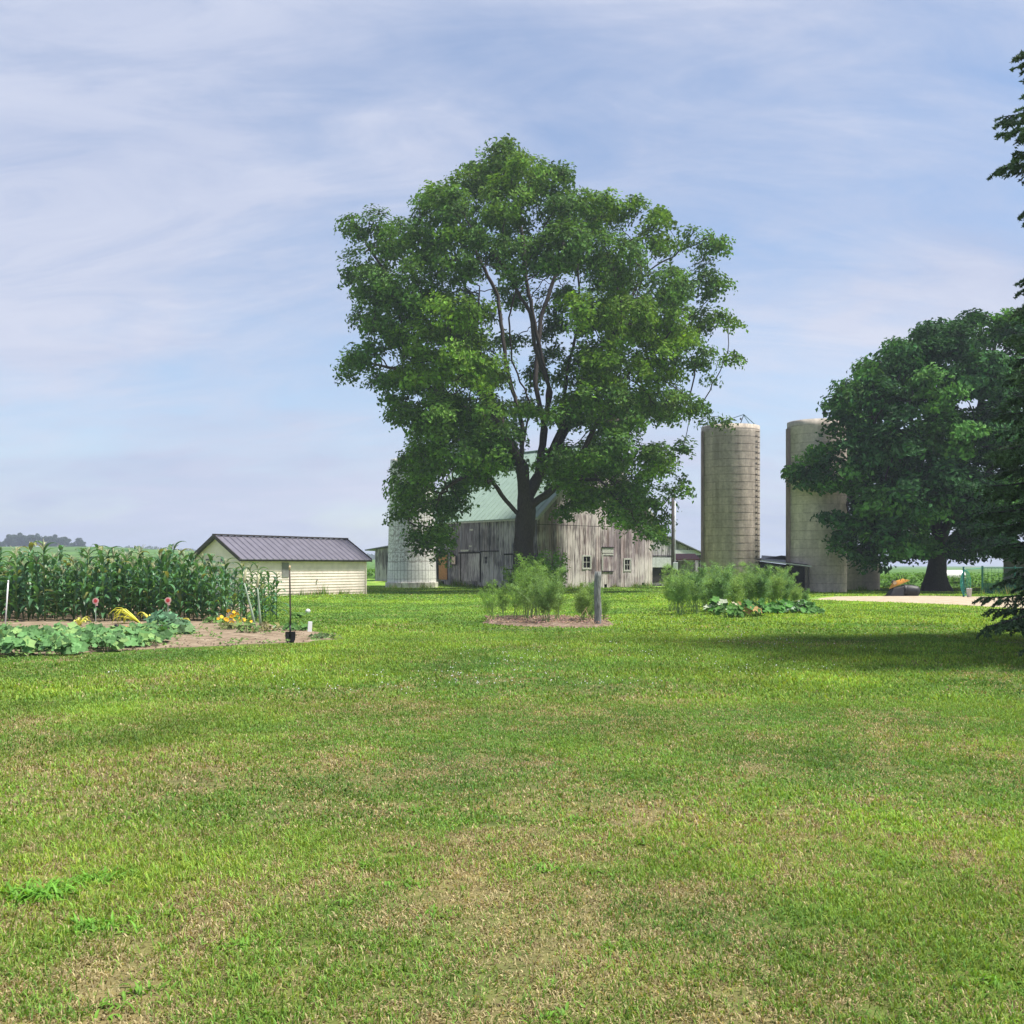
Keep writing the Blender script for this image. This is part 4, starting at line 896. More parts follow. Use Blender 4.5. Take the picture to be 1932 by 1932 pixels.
for k in range(22):
    th = 2*pi*k/22; mb.col = tuple([random.uniform(.75, 1.05)]*3); mb.box((2.0*cos(th), 2.0*sin(th), .12), (.24, .55, random.uniform(.55, .62)), th)
mb.build('footing', simple('footing_stone', (.52, .50, .45), .85, nscale=4, namt=.4, use_col=True), s4, bevel=.03)

# dark open shed between the silos
os_ = empty('machine_shed', (PX(1480, 72), 72, -.2), 'low open-fronted shed with black tin roof between the two tall silos', 'shed')
y0 = 66.5; xa, xb = PX(1436, 70), PX(1531, y0)
mb = MB(); mb.hexa([(xa, 70, PZ(1057, 70)-.06), (xb, y0, PZ(1068, y0)-.06), (xb+1.2, 76, 2.15), (PX(1437, 76), 76, 2.3)], [(xa, 70, PZ(1057, 70)), (xb, y0, PZ(1068, y0)), (xb+1.2, 76, 2.21), (PX(1437, 76), 76, 2.36)]); wparent(mb.build('roof', M_darkroof), os_)
mb = MB(); mb.bar((xa, 69.95, PZ(1057, 70)-.02), (xb, y0-.05, PZ(1068, y0)-.02), .05, .07); wparent(mb.build('eave_board', M_galv), os_)
mb = MB(); mb.hexa([(xa, 70.6, -.4), (xb-.2, y0+.8, -.4), (xb-.2, y0+1.0, -.4), (xa, 70.8, -.4)], [(xa, 70.6, 1.9), (xb-.2, y0+.8, 1.5), (xb-.2, y0+1.0, 1.5), (xa, 70.8, 1.9)]); wparent(mb.build('wall', M_dark), os_)  # near-black sheet painting the shade inside the open front
for x, y in ((xa+.1, 70.1), ((xa+xb)/2, 68.4), (xb-.15, y0+.15)): mb = MB(); mb.bar((x, y, -.3), (x, y, 1.5), .11); wparent(mb.build('post', M_pole), os_)
mb = MB(); xc = PX(1465, 74); mb.hexa([(PX(1434, 73), 72.5, 1.9), (xc+1.6, 72.5, 1.9), (xc+1.6, 75, 2.1), (PX(1434, 73), 75, 2.1)], [(PX(1436, 73), 72.7, 2.1), (xc, 72.7, PZ(1048, 73)), (xc+.9, 74.8, PZ(1048, 73)), (PX(1436, 73), 74.8, 2.1)]); wparent(mb.build('roof_hood', M_darkroof), os_)

# ------------------------------------------------------------------ cream shed
shed = empty('garden_shed', (PX(453, 53.5), 53.5, 0), 'long low cream sided shed with ribbed mauve metal roof beyond the corn', 'shed')
A_ = np.array((PX(453, 53.5), 53.5)); B_ = np.array((PX(689.5, 61.5), 61.5)); ds = (B_-A_); LS = np.linalg.norm(ds); ds /= LS; dg = np.array((-ds[1], ds[0]))
# width so that the far gable corner falls at column 367
def upos(p): return 966+F*p[0]/p[1]
WS = 3.0
while upos(A_+dg*WS) > 370: WS += .02
ZS = 2.03; ZSR = 3.12; nS = -dg; nGb = -ds
def siding(name, org, d, nrm, Ln, z0, zt):
    mb = MB(); c = .16; z = z0; k = 0
    while True:
        z1 = z+c
        def clip(zq):   # extent of the wall at height zq
            if zq <= ZS or zt == 'flat': return (0, Ln)
            f = min(1, (zq-ZS)/(ZSR-ZS)); return (Ln/2*f, Ln-Ln/2*f)
        top = ZS if zt == 'flat' else ZSR
        if z >= top-.005: break
        z1 = min(z1, top); a0, b0 = clip(z); a1, b1 = clip(z1); mb.col = tuple([random.uniform(.96, 1.04)]*3)
        P = [wallpt(a0, z, d, org, .034, nrm), wallpt(b0, z, d, org, .034, nrm), wallpt(b1, z1, d, org, .006, nrm), wallpt(a1, z1, d, org, .006, nrm)]
        mb.poly(P); Q = [wallpt(a0, z, d, org, .0, nrm), wallpt(b0, z, d, org, .0, nrm)]; mb.poly([Q[0], Q[1], P[1], P[0]]); z = z1
    return wparent(mb.build(name, M_siding), shed)
siding('wall', A_, ds, nS, LS, -.28, 'flat'); siding('gable_wall', A_, dg, nGb, WS, -.28, 'gable')
siding('wall', A_+dg*WS, ds, dg, LS, -.28, 'flat'); siding('gable_wall', B_, dg, ds, WS, -.28, 'gable')
mb = MB()
for p in (A_-nS*0+ds*.02, B_-ds*.02): mb = MB(); mb.box((p[0]+nS[0]*.04, p[1]+nS[1]*.04, .87), (.09, .09, 2.3), atan2(ds[1], ds[0])); wparent(mb.build('corner_trim', M_siding), shed)
def shroof(sg):
    mb = MB(); ov = .25; eo = .28; pit = (ZSR-ZS)/(WS/2)
    def rp(s, t, h): w = (WS/2+eo)*t; q = A_+ds*s+dg*(WS/2-sg*w); return (q[0], q[1], ZSR+.05-w*pit+h)
    mb.hexa([rp(-ov, 0, 0), rp(LS+ov, 0, 0), rp(LS+ov, 1, 0), rp(-ov, 1, 0)], [rp(-ov, 0, .03), rp(LS+ov, 0, .03), rp(LS+ov, 1, .03), rp(-ov, 1, .03)])
    s = -ov+.02
    while s < LS+ov-.08:
        mb.hexa([rp(s, 0, .03), rp(s+.10, 0, .03), rp(s+.10, 1.01, .03), rp(s, 1.01, .03)], [rp(s+.03, 0, .085), rp(s+.07, 0, .085), rp(s+.07, 1.01, .085), rp(s+.03, 1.01, .085)]); s += .45
    wparent(mb.build('roof', M_roofp), shed)
    for s in (-ov-.04, LS+ov):
        mb = MB(); mb.hexa([rp(s, 0, -.1), rp(s+.04, 0, -.1), rp(s+.04, 1, -.1), rp(s, 1, -.1)], [rp(s, 0, .1), rp(s+.04, 0, .1), rp(s+.04, 1, .1), rp(s, 1, .1)]); wparent(mb.build('rake_trim', M_roofd), shed)
    mb = MB(); mb.hexa([rp(-ov, .97, -.1), rp(LS+ov, .97, -.1), rp(LS+ov, .985, -.1), rp(-ov, .985, -.1)], [rp(-ov, .97, -.003), rp(LS+ov, .97, -.003), rp(LS+ov, .985, -.003), rp(-ov, .985, -.003)]); wparent(mb.build('eave_trim', M_roofd), shed)
shroof(1); shroof(-1)
mb = MB(); a = A_+dg*WS/2-ds*.28; b_ = A_+dg*WS/2+ds*(LS+.28); mb.bar((a[0], a[1], ZSR+.13), (b_[0], b_[1], ZSR+.13), .22, .07); wparent(mb.build('ridge_cap', M_roofd), shed)
for fr_ in (.28, .62):
    s = WS*(1-fr_); slab('gable_window', (s-.12, s+.12, 1.45, 1.95), A_, dg, nGb, .02, .06, M_glass, shed)
slab('vent', (2.9, 3.4, .95, 1.75), A_, ds, nS, .02, .05, M_grey, shed); pass
mb = MB(); mb.lathe([(.001, 0), (.06, 0), (.05, .04), (.001, .05)], (0, 0, 0), 10); kn = mb.build('tap', M_steel); q = A_+ds*5.55+nS*.08; kn.location = (q[0], q[1], .75); wparent(kn, shed)
mb = MB(); q0 = A_; 
mb.hexa([(p[0], p[1], -.4) for p in (A_+nS*.01, B_+nS*.01, B_-nS*.1, A_-nS*.1)], [(p[0], p[1], -.24) for p in (A_+nS*.01, B_+nS*.01, B_-nS*.1, A_-nS*.1)]); wparent(mb.build('skid', M_dark), shed)

# ------------------------------------------------------------------ pole, post, yard things
def pole():
    Y = 60; X = PX(1269.5, Y); root = empty('utility_pole', (X, Y, hz(X, Y)), 'slim dark utility pole rising into the tree boughs right of the barn', 'pole')
    mb = MB(); mb.tube([(0, 0, -.3), (0, 0, 3), (0, 0, 5.7)], [.10, .09, .08], 10); mb.build('shaft', M_pole, root, True)
    mb = MB(); mb.tube([(.125, .0, -.2), (.125, .0, 5.5)], .028, 8); mb.build('conduit', M_galv, root, True)
    mb = MB(); mb.box((.13, -.1, 1.7), (.28, .16, .45)); mb.build('meter_box', M_galv, root, bevel=.02)
pole()
def fpost():
    Y = 27.4; X = PX(1127.5, Y); root = empty('fence_post', (X, Y, 0), 'short weathered grey wooden post standing in the mulch bed', 'post')
    mb = MB(); r = .095; pts = []; mb.tube([(0, 0, -.15), (.0, 0, .0), (.015, 0, .4), (-.01, 0, .9), (.01, 0, 1.3), (.015, 0, 1.44)], [r*1.02, r, r*1.05, r*.95, r, r*.9], 9); 
    mb.build('shaft', M_post, root, True)
    mb = MB(); mb.tube([(.06, -.02, 1.42), (.13, -.03, 1.47), (.14, -.03, 1.36)], .008, 5); mb.build('wire_hook', M_steel, root)
fpost()
def spade():
    X, Y = gp(547.5, 1213); root = empty('spade', (X, Y, 0), 'long handled spade standing upright with its black blade in the soil', 'spade')
    mb = MB(); mb.tube([(0, 0, .27), (.004, 0, .6), (-.004, 0, 1.1), (-.012, 0, 1.5)], [.02, .018, .017, .016], 8); mb.build('handle', M_handle, root, True)
    mb = MB(); mb.tube([(0, 0, .12), (0, 0, .36)], [.016, .022], 8); mb.build('socket', M_iron, root, True)
    mb = MB(); rows = [(0, -.06), (.07, 0), (.10, .07), (.11, .16), (.105, .235)]; 
    for (w0, z0), (w1, z1) in zip(rows, rows[1:]):
        for sg in (-1, 1): mb.hexa([(0, .012, z0), (sg*w0, -.012, z0), (sg*w0, -.018, z0), (0, .006, z0)], [(0, .012, z1), (sg*w1, -.012, z1), (sg*w1, -.018, z1), (0, .006, z1)])
    mb.build('blade', M_iron, root); mb = MB(); mb.tube([(-.012, 0, 1.5), (-.012, 0, 1.57), (-.005, 0, 1.6)], [.017, .02, .012], 8); mb.build('grip', M_wood, root, True)
    root.rotation_euler = (0, 0, .5)
spade()
def stake(u, v0, v1, u1, mt, w, label, name='garden_stake', cat='stake'):
    X, Y = gp(u, v0); root = empty(name, (X, Y, 0), label, cat); mb = MB(); h = (v0-v1)*Y/F; dx = (u1-u)*Y/F
    mb.tube([(0, 0, -.1), (dx*.5, 0, h*.5), (dx, 0, h)], w, 8); mb.build('pipe', mt, root, True)
    mb = MB(); mb.lathe([(w, 0), (w*1.25, .01), (w*1.2, .05), (.001, .055)], (dx, 0, h-.01), 8); mb.build('cap', mt, root, True)
stake(9, 1189, 1098, 15.5, M_white, .018, 'thin white pipe leaning at the left end of the squash row')
def marker(u, v, label):
    Y = 28.3; X = PX(u, Y); z = PZ(v, Y); root = empty('row_marker', (X, Y, 0), label, 'marker', 'round red and white row markers')
    mb = MB(); mb.tube([(0, 0, -.1), (0, 0, z-.06)], .008, 6); mb.build('stake', M_galv, root)
    mb = MB(); mb.tube([(0, 0, z), (0, -.015, z)], .088, 20); mb.bar((.02, -.007, z-.06), (.035, -.007, z-.13), .06, .012); mb.build('disc', M_pinkp, root)
    mb = MB(); mb.tube([(0, -.016, z+.004), (0, -.024, z+.004)], .05, 16); mb.build('disc_centre', M_redp, root)
marker(180.6, 1134, 'round red and white marker on a stake at the corn, the left one'); marker(317, 1133, 'round red and white marker on a stake at the corn, the right one')
def plate():
    X, Y = gp(584, 1193); root = empty('plant_tag', (X, Y, 0), 'upright white plastic plant tag at the garden edge right of the spade', 'plant tag')
    mb = MB(); mb.box((0, 0, .13), (.10, .02, .26)); mb.build('plate', M_white, root, bevel=.008); mb = MB(); mb.bar((0, .012, -.1), (0, .012, .1), .025); mb.build('peg', M_white, root); root.rotation_euler = (radians(-6), radians(4), .2)
plate()
def bucketlid():
    X, Y = gp(581, 1158); root = empty('white_ball', (X, Y, .08), 'small off-white ball lying in the grass behind the spade', 'ball')
    mb = MB(); mb.lathe([(.001, -.085)]+[(.085*cos(a), .085*sin(a)) for a in np.linspace(-1.3, 1.3, 9)]+[(.001, .085)], (0, 0, 0), 16); mb.build('shell', M_white, root, True)
    mb = MB(); mb.tube([(.086*cos(a), .086*sin(a), 0) for a in np.linspace(0, 2*pi, 17)], .004, 4, False); mb.build('seam', M_grey, root, True)
bucketlid()
def orangetool():
    X, Y = gp(224, 1190); root = empty('hand_cultivator', (X, Y, .06), 'orange handled tool with black end lying on the soil behind the squash', 'garden tool')
    L_ = .40; mb = MB(); mb.tube([(0, 0, .05), (L_*.5, 0, .03), (L_, 0, 0)], [.026, .024, .02], 8); mb.build('handle', M_orp, root, True)
    mb = MB(); mb.tube([(-.10, 0, .055), (0, 0, .05)], [.045, .04], 8); mb.build('head', M_iron, root, True)
orangetool()

# pile by the driveway: black tub, black barrel, yellow lumber, log
def pile():
    Y = 56.2
    X = PX(1716, Y); r0 = empty('black_barrel', (X, Y, hz(X, Y)+.30), 'black plastic barrel lying on its side at the driveway', 'barrel')
    mb = MB(); pr = [(.001, -.52), (.20, -.52), (.29, -.46), (.32, -.3), (.31, -.28), (.33, 0), (.31, .28), (.32, .3), (.29, .46), (.2, .52), (.001, .52)]; mb.lathe(pr, (0, 0, 0), 20); b = mb.build('drum', M_black, r0, True); b.rotation_euler = (0, radians(90), 0)
    mb = MB(); mb.lathe([(.29, -.01), (.34, 0), (.29, .01)], (0, 0, -.28), 20); b = mb.build('rib', M_black, r0, True); b.rotation_euler = (0, radians(90), 0)
    r0.rotation_euler = (0, radians(5), .15)
    X = PX(1687, Y-.2); r1 = empty('black_tub', (X, Y-.2, hz(X, Y)), 'black overturned wheelbarrow tub leaning against the black barrel', 'tub')
    mb = MB(); a = [(-.42, -.36, 0), (.40, -.36, 0), (.40, .36, 0), (-.42, .36, 0)]; c = [(-.12, -.22, .46), (.5, -.24, .60), (.5, .24, .60), (-.12, .22, .46)]; mb.hexa(a, c); mb.build('basin', M_black, r1, bevel=.07)
    mb = MB(); mb.tube([(-.44, -.38, .02), (.42, -.38, .02), (.42, .38, .02), (-.44, .38, .02), (-.44, -.38, .02)], .022, 6); mb.build('rim', M_black, r1)
    first = None
    for k in range(5):
        o = empty('yellow_board', (PX(1694, Y)-.02, Y-.28+.05*k, .52+hz(0, Y)), 'short yellow board lying across the black tub, part of a loose stack', 'board', 'yellow boards stacked on the black tub')
        mb = MB(); mb.box((0, 0, 0), (1.15-.12*k, .09, .05)); m2 = mb.build('plank', M_yel, o, bevel=.005); o.rotation_euler = (0, radians(-24+2*k), .12*k-.25); o.location.z += .05*k+.13
    o = empty('cut_log', (PX(1681, Y), Y-.55, .66), 'pale cut log end resting on top of the black tub', 'log'); mb = MB(); mb.tube([(0, 0, 0), (.1, .5, .05)], .105, 14); mb.build('bark', M_barkd, o); mb = MB(); mb.tube([(-.003, -.012, 0), (0, .002, 0)], .098, 14); mb.build('cut_face', M_wood, o)
    o = empty('wire_loops', (PX(1690, Y), Y-.5, .78), 'black wire loops sticking up from the yellow boards', 'wire'); mb = MB()
    mb.tube([(-.16, 0, 0), (-.10, 0, .32), (-.04, .02, .36), (.05, .05, .1), (.1, .05, 0)], .014, 5); mb.build('loop', M_iron, o); mb = MB(); mb.tube([(.08, 0, 0), (.16, 0, .28), (.22, .02, .34), (.32, .05, .1), (.36, .05, 0)], .014, 5); mb.build('loop', M_iron, o)
pile()
def tank():
    Y = 87; X = PX(1788, Y); root = empty('propane_tank', (X, Y, hz(X, Y)), 'white propane tank with dark lid behind the maple trunk', 'tank')
    root.scale = (1.08, 1.08, 1.08); R = .56; L_ = 1.0; mb = MB(); pr = [(.001, -L_-.42)]+[(R*cos(a), -L_+.42*sin(a)) for a in np.linspace(-1.45, 0, 7)]+[(R*cos(a), L_+.42*sin(a)) for a in np.linspace(0, 1.45, 7)]+[(.001, L_+.42)]
    mb.lathe(pr, (0, 0, 0), 28); b = mb.build('vessel', M_tank, root, True); b.rotation_euler = (0, radians(90), 0); b.location = (0, 0, .75)
    mb = MB(); mb.lathe([(.22, 0), (.24, .14), (.18, .25), (.001, .28)], (-.35, 0, 1.27), 16); mb.build('lid', M_roofd, root, True)
    for x in (-.65, .65): mb = MB(); mb.box((x, 0, .16), (.16, .8, .42)); mb.build('foot', M_grey, root)
tank()
def kennel():
    Y = 61; X = PX(1853, Y); root = empty('kennel_fence', (X, Y, hz(X, Y)), 'teal framed wire enclosure with green screening right of the maple', 'fence', rz=-.44)
    xs_ = [0, 1.75, 3.6, 5.4]; h = 1.72; D_ = 3.6
    for x, y in [(x, 0) for x in xs_]+[(0, D_), (5.4, D_)]:
        mb = MB(); mb.tube([(x, y, -.1), (x, y, h)], .042, 8); mb.build('post', M_teal, root)
    mb = MB()
    for z in (h-.12, .1):
        for p, q in (((0, 0), (5.4, 0)), ((0, 0), (0, D_)), ((0, D_), (5.4, D_)), ((5.4, 0), (5.4, D_))): mb.tube([(*p, z), (*q, z)], .022, 6)
    mb.build('rail', M_teal, root); mb = MB(); x = .1
    while x < 5.4: mb.bar((x, 0, 0), (x, 0, h-.12), .007); mb.bar((x, D_, 0), (x, D_, h-.12), .007); x += .2
    z = .15
    while z < h-.1: mb.bar((0, 0, z), (5.4, 0, z), .007); z += .2
    mb.build('wire_mesh', M_teal, root); mb = MB(); x = .05
    while x < 5.3: mb.box((x+.03, .03, .38), (.040, .01, .60+.08*random.random())); x += .062
    mb.build('screen', M_tealm, root)
kennel()
def hosepost():
    X, Y = PX(1818, 53), 53; root = empty('hose_post', (X, Y, -.06), 'teal post with coiled garden hose hanging from it beside the driveway', 'hose post')
    mb = MB(); mb.tube([(0, 0, -.1), (0, 0, 1.6)], .05, 8); mb.build('shaft', M_teal, root); mb = MB(); mb.tube([(0, 0, 1.45), (0, -.1, 1.5), (0, -.18, 1.42)], .02, 6); mb.build('hook', M_teal, root)
    mb = MB(); random.seed(5)
    for k in range(4):
        a = .07+.045*k; hh = .48+.06*k; off_ = random.uniform(-.05, .05); mb.tube([(off_+a*sin(t)*1.3-.02, -.12-.02*k, 1.42-hh+hh*cos(t)) for t in np.linspace(0, 2*pi, 25)], .013, 6, False)
    mb.tube([(-.1, -.13, .8), (-.2, -.13, .5), (-.12, -.14, .25), (.0, -.14, .12)], .016, 6); mb.tube([(.02, -.12, 1.45), (.6, -.02, 1.5), (1.0, .2, 1.52)], .014, 6)
    mb.build('hose', M_hose, root, True)
    X2, Y2 = PX(1828.5, 52.5), 52.5; r2 = empty('bucket', (X2, Y2, -.05), 'pale grey bucket standing at the foot of the hose post', 'bucket')
    mb = MB(); mb.lathe([(.001, 0), (.10, 0), (.135, .40), (.145, .41), (.13, .42), (.1, .03), (.001, .03)], (0, 0, 0), 18); mb.build('pail', M_galv, r2, True)
    mb = MB(); mb.tube([(.14*cos(a), -.05-.10*sin(a), .40-.06*sin(a)) for a in np.linspace(0, pi, 9)], .006, 4); mb.build('handle', M_steel, r2); r2.scale = (1, 1, 1.15)
hosepost()
def greyshed():
    Y = 74; X = PX(1893, Y); root = empty('grey_outbuilding', (X, Y, -.2), 'low grey outbuilding behind the kennel fence and spruce', 'shed', rz=-.46); mb = MB()
    k = 0; x = 0
    while x < 9: mb.box((x+.12, 0, 1.2), (.235, .08+.01*(k % 2), 2.8)); x += .24; k += 1
    mb.box((.04, 2.6, 1.2), (.08, 5.1, 2.8)); mb.box((8.9, 2.6, 1.2), (.08, 5.1, 2.8)); mb.box((4.5, 5.2, 1.2), (9, .08, 2.8)); mb.build('wall', M_grey, root)
    mb = MB(); mb.hexa([(-.3, -.4, 2.62), (9.3, -.4, 2.62), (9.3, 5.6, 3.1), (-.3, 5.6, 3.1)], [(-.3, -.4, 2.72), (9.3, -.4, 2.72), (9.3, 5.6, 3.2), (-.3, 5.6, 3.2)]); mb.build('roof', M_lroof, root)
greyshed()

def roughgrass():
    lines = [((A_+nS*.12), (B_+nS*.12)), (tuple(C0+NG*.15), tuple(C0+DG*WG+NG*.15)), (tuple(C0+NL*.15), tuple(C0+DL*LL+NL*.15)), ((30.5, 71.5), (34, 71.3)), ((-9.8, 80.8), (-6.3, 80.8)), ((18.7, 67.9), (22.6, 67.9)), ((24.6, 74.7), (27.5, 74.7)), ((15.5, 78.6), (19, 78.6)), ((27.8, 60.6), (33, 58.2))]
    P = []; hts = []
    for p, q in lines:
        p, q = np.array(p), np.array(q); m = int(np.linalg.norm(q-p)*70); t_ = RS.rand(m, 1); pts = p+(q-p)*t_+RS.randn(m, 2)*.10; cl = fbm(pts[:, 0]*1.3, pts[:, 1]*1.3, 2); keep = cl > .42+.1*RS.rand(m); P.append(pts[keep]); hts.append((.12+.55*(cl[keep]-.42)*2)*(.5+RS.rand(keep.sum())))
    P = np.concatenate(P); h = np.concatenate(hts); m = len(P); z = hgt(P[:, 0], P[:, 1]); a = RS.rand(m)*6.28; w = .022
    p0 = np.stack([P[:, 0], P[:, 1], z-.02], 1); s_ = np.stack([np.cos(a), np.sin(a), a*0], 1)*w; tip = p0+np.stack([RS.randn(m)*.3*h, RS.randn(m)*.3*h, h], 1)
    V = np.stack([p0-s_, p0+s_, tip], 1).reshape(-1, 3); k = np.arange(m)*3; col = np.array((.16, .29, .05))*(.5+.9*RS.rand(m, 1)); dry = RS.rand(m) < .2; col[dry] = np.array((.38, .32, .16))
    tag(npmesh('rough_grass', V, np.stack([k, k+1, k+2], 1), np.repeat(col, 3, 0), False, M_grass), 'unmown grass fringe along the foot of walls and silos', 'grass', kind='stuff')
roughgrass()
# ------------------------------------------------------------------ garden plants
def strips(segs, parent, name, mt):
    """segs: list of (points Nx3, half-width N, side vec, colour) -> ribbons with a mid fold"""
    V = []; Fc = []; Cc = []; off = 0
    for P, w, s, c in segs:
        P = np.array(P); n_ = len(P); s = np.array(s); T_ = np.gradient(P, axis=0); U = np.cross(T_, s); U /= np.linalg.norm(U, axis=1, keepdims=True)+1e-9
        if U[0][2] < 0: U = -U
        w = np.array(w)[:, None]
        V += [P-s*w+U*w*.35, P, P+s*w+U*w*.35]; i = off+np.arange(n_-1)
        Fc += [np.stack([i, i+1, i+1+n_, i+n_], 1), np.stack([i+n_, i+1+n_, i+1+2*n_, i+2*n_], 1)]; cc = np.tile(c, (n_, 1)); Cc += [cc, cc*1.25, cc]; off += 3*n_
    return npmesh(name, np.concatenate(V), np.concatenate(Fc), np.concatenate(Cc), True, mt, parent)
def cornplant(seed, h):
    rs = random.Random(seed); root = empty('corn_plant', (0, 0, 0), 'tall green sweet corn plant with arching leaves and tassel in the garden corn patch', 'corn plant', 'corn plants in the garden patch')
    mb = MB(); mb.tube([(0, 0, -.05), (.01, 0, h*.5), (0, .01, h*.92)], [.017, .014, .007], 6); mb.col = (1, 1, 1)
    mb.build('stalk', simple('corn_stalk', (.16, .24, .07), .6, nscale=5, namt=.2) if 'corn_stalk' not in bpy.data.materials else bpy.data.materials['corn_stalk'], root, True)
    segs = []; az0 = rs.random()*6.28
    for k in range(13):
        z = h*(.06+.070*k); az = az0+(k % 2)*pi+rs.uniform(-.5, .5); L_ = rs.uniform(.55, .85)*(1 if k < 8 else .75); up = rs.uniform(.7, 1.25) if k < 8 else rs.uniform(1.1, 1.4)
        d = np.array((cos(az), sin(az), 0)); s = np.array((-sin(az), cos(az), 0)); P = []; p = np.array((0, 0, z)); a = up; m = 8; bend = rs.uniform(.25, .40)
        for j in range(m):
            P.append(p.copy()); p = p+(d*cos(a)+np.array((0, 0, 1.))*sin(a))*L_/m; a -= bend*(.6+j*.12)
            a = max(a, -1.45)
        w = [.020, .052, .068, .070, .064, .050, .032, .004]; g = rs.uniform(.65, 1.6)
        segs.append((P, w, s, np.array((.058*g, .148*g, .060*g)) if rs.random() < .97 else np.array((.20, .22, .07))))
    strips(segs, root, 'leaves', M_corn)
    mb = MB(); tcol = 'tassel'
    for k in range(9):
        az = rs.random()*6.28; e = rs.uniform(.15, .6) if k else 0; L_ = rs.uniform(.18, .3); d = np.array((cos(az)*sin(e), sin(az)*sin(e), cos(e))); q = np.array((0, 0, h*.90)); mb.tube([q, q+d*L_*.6, q+d*L_+np.array((cos(az)*.04, sin(az)*.04, -.03))], [.006, .007, .003], 4)
    mb.build('tassel', simple('tassel', (.46, .48, .28), .8) if 'tassel' not in bpy.data.materials else bpy.data.materials['tassel'], root)
    return root
protos = [cornplant(s, h) for s, h in ((1, 1.9), (2, 2.0), (3, 1.85), (4, 2.05), (5, 1.75), (6, 1.95))]
random.seed(3); k = 0
for row in range(8):
    Y = 28.9+row*.82; xr = PX(524, Y) if row < 3 else PX(530-row*3, Y); x = PX(-60, Y)
    while x < xr:
        u_ = 966+F*x/Y; s = random.uniform(.76, 1.13)*(1 if u_ < 365 else (.86 if u_ < 450 else .74)); 
        if u_ > 430 and random.random() < .35 and row > 0: x += .25; continue
        o = protos[k] if k < 6 else copy_tree(protos[random.randrange(6)]); k += 1
        o.location = (x+random.uniform(-.05, .05), Y+random.uniform(-.1, .1), 0); o.rotation_euler = (random.uniform(-.05, .05), random.uniform(-.05, .05), random.random()*6.28); o.scale = (s, s, s*random.uniform(.9, 1.1)); x += random.uniform(.22, .32)*(1 if row < 3 else 1.25)
        o['label'] = 'tall tasselled sweet corn plant in the '+('front row' if row == 0 else 'rows behind the front row')+' of the patch'
print('corn', k)

def lobleaf(c, nrm, size, rot, col, V, Fc, Cc):
    """five pointed broad leaf, dished"""
    n_ = nrm/np.linalg.norm(nrm); a = np.cross(n_, (0, .3, 1.)); a /= np.linalg.norm(a); b = np.cross(n_, a); i0 = len(V); V.append(c-n_*size*.05); Cc.append(col*1.15)
    rr = [.30, .78, .66, 1.0, .78, 1.05, .78, 1.0, .66, .78]; m = len(rr)
    for k in range(m):
        th = rot+2*pi*k/m; r = rr[k]*size*.52; V.append(c+(a*cos(th)+b*sin(th))*r+n_*size*(.10 if k % 2 else .02)-np.array((0, 0, 1.))*size*.06*rr[k]); Cc.append(col)
    for k in range(m): Fc.append((i0, i0+1+k, i0+1+(k+1) % m))
def leafyplant(name, label, cat, group, loc, R, h, n_, size, col, spread=1, seed=0, mt=None, tips=None):
    rs = np.random.RandomState(seed); V = []; Fc = []; Cc = []; root = empty(name, loc, label, cat, group); mb = MB()
    for k in range(n_):
        a = rs.rand()*2*pi; r = R*sqrt(rs.rand()); z = h*(.35+.65*rs.rand())*(1-.35*(r/R)**2); c = np.array((r*cos(a), r*sin(a)*spread, z))
        nr = np.array((cos(a)*.5, sin(a)*.5-.45, .9))+rs.randn(3)*.3; cc = np.array(col)*(.45+.95*rs.rand())
        if tips is not None and rs.rand() < .18: cc = np.array(tips)*(.8+.4*rs.rand())
        lobleaf(c, nr, size*(.6+.7*rs.rand()), rs.rand()*6.28, cc, V, Fc, Cc)
        if k % 2 == 0: mb.tube([(c[0]*.45, c[1]*.45, 0), (c[0]*.8, c[1]*.8, z*.6), tuple(c)], .007, 4, False)
    npmesh('leaves', np.array(V), np.array(Fc), np.array(Cc), False, mt or M_squash, root); mb.build('stems', bpy.data.materials['corn_stalk'], root)
    return root
# squash row in front of the corn
gsq = 'squash plants in the front garden row'
for i, (u, v) in enumerate(((-60, 1232), (-14, 1238), (8, 1212), (34, 1240), (62, 1214), (78, 1231), (118, 1237), (112, 1212), (158, 1229), (160, 1210), (197, 1231), (205, 1212), (236, 1224), (250, 1210), (280, 1216), (292, 1203), (262, 1222), (85, 1222), (20, 1224), (135, 1222), (180, 1220))):
    X, Y = gp(u, v-2); leafyplant('squash_plant', 'broad leaved pale green squash plant in the front row of the vegetable garden', 'squash plant', gsq, (X, Y+.1, 0), .42, .36, 38, .225, (.115, .25, .085), seed=i, tips=(.22, .36, .12))
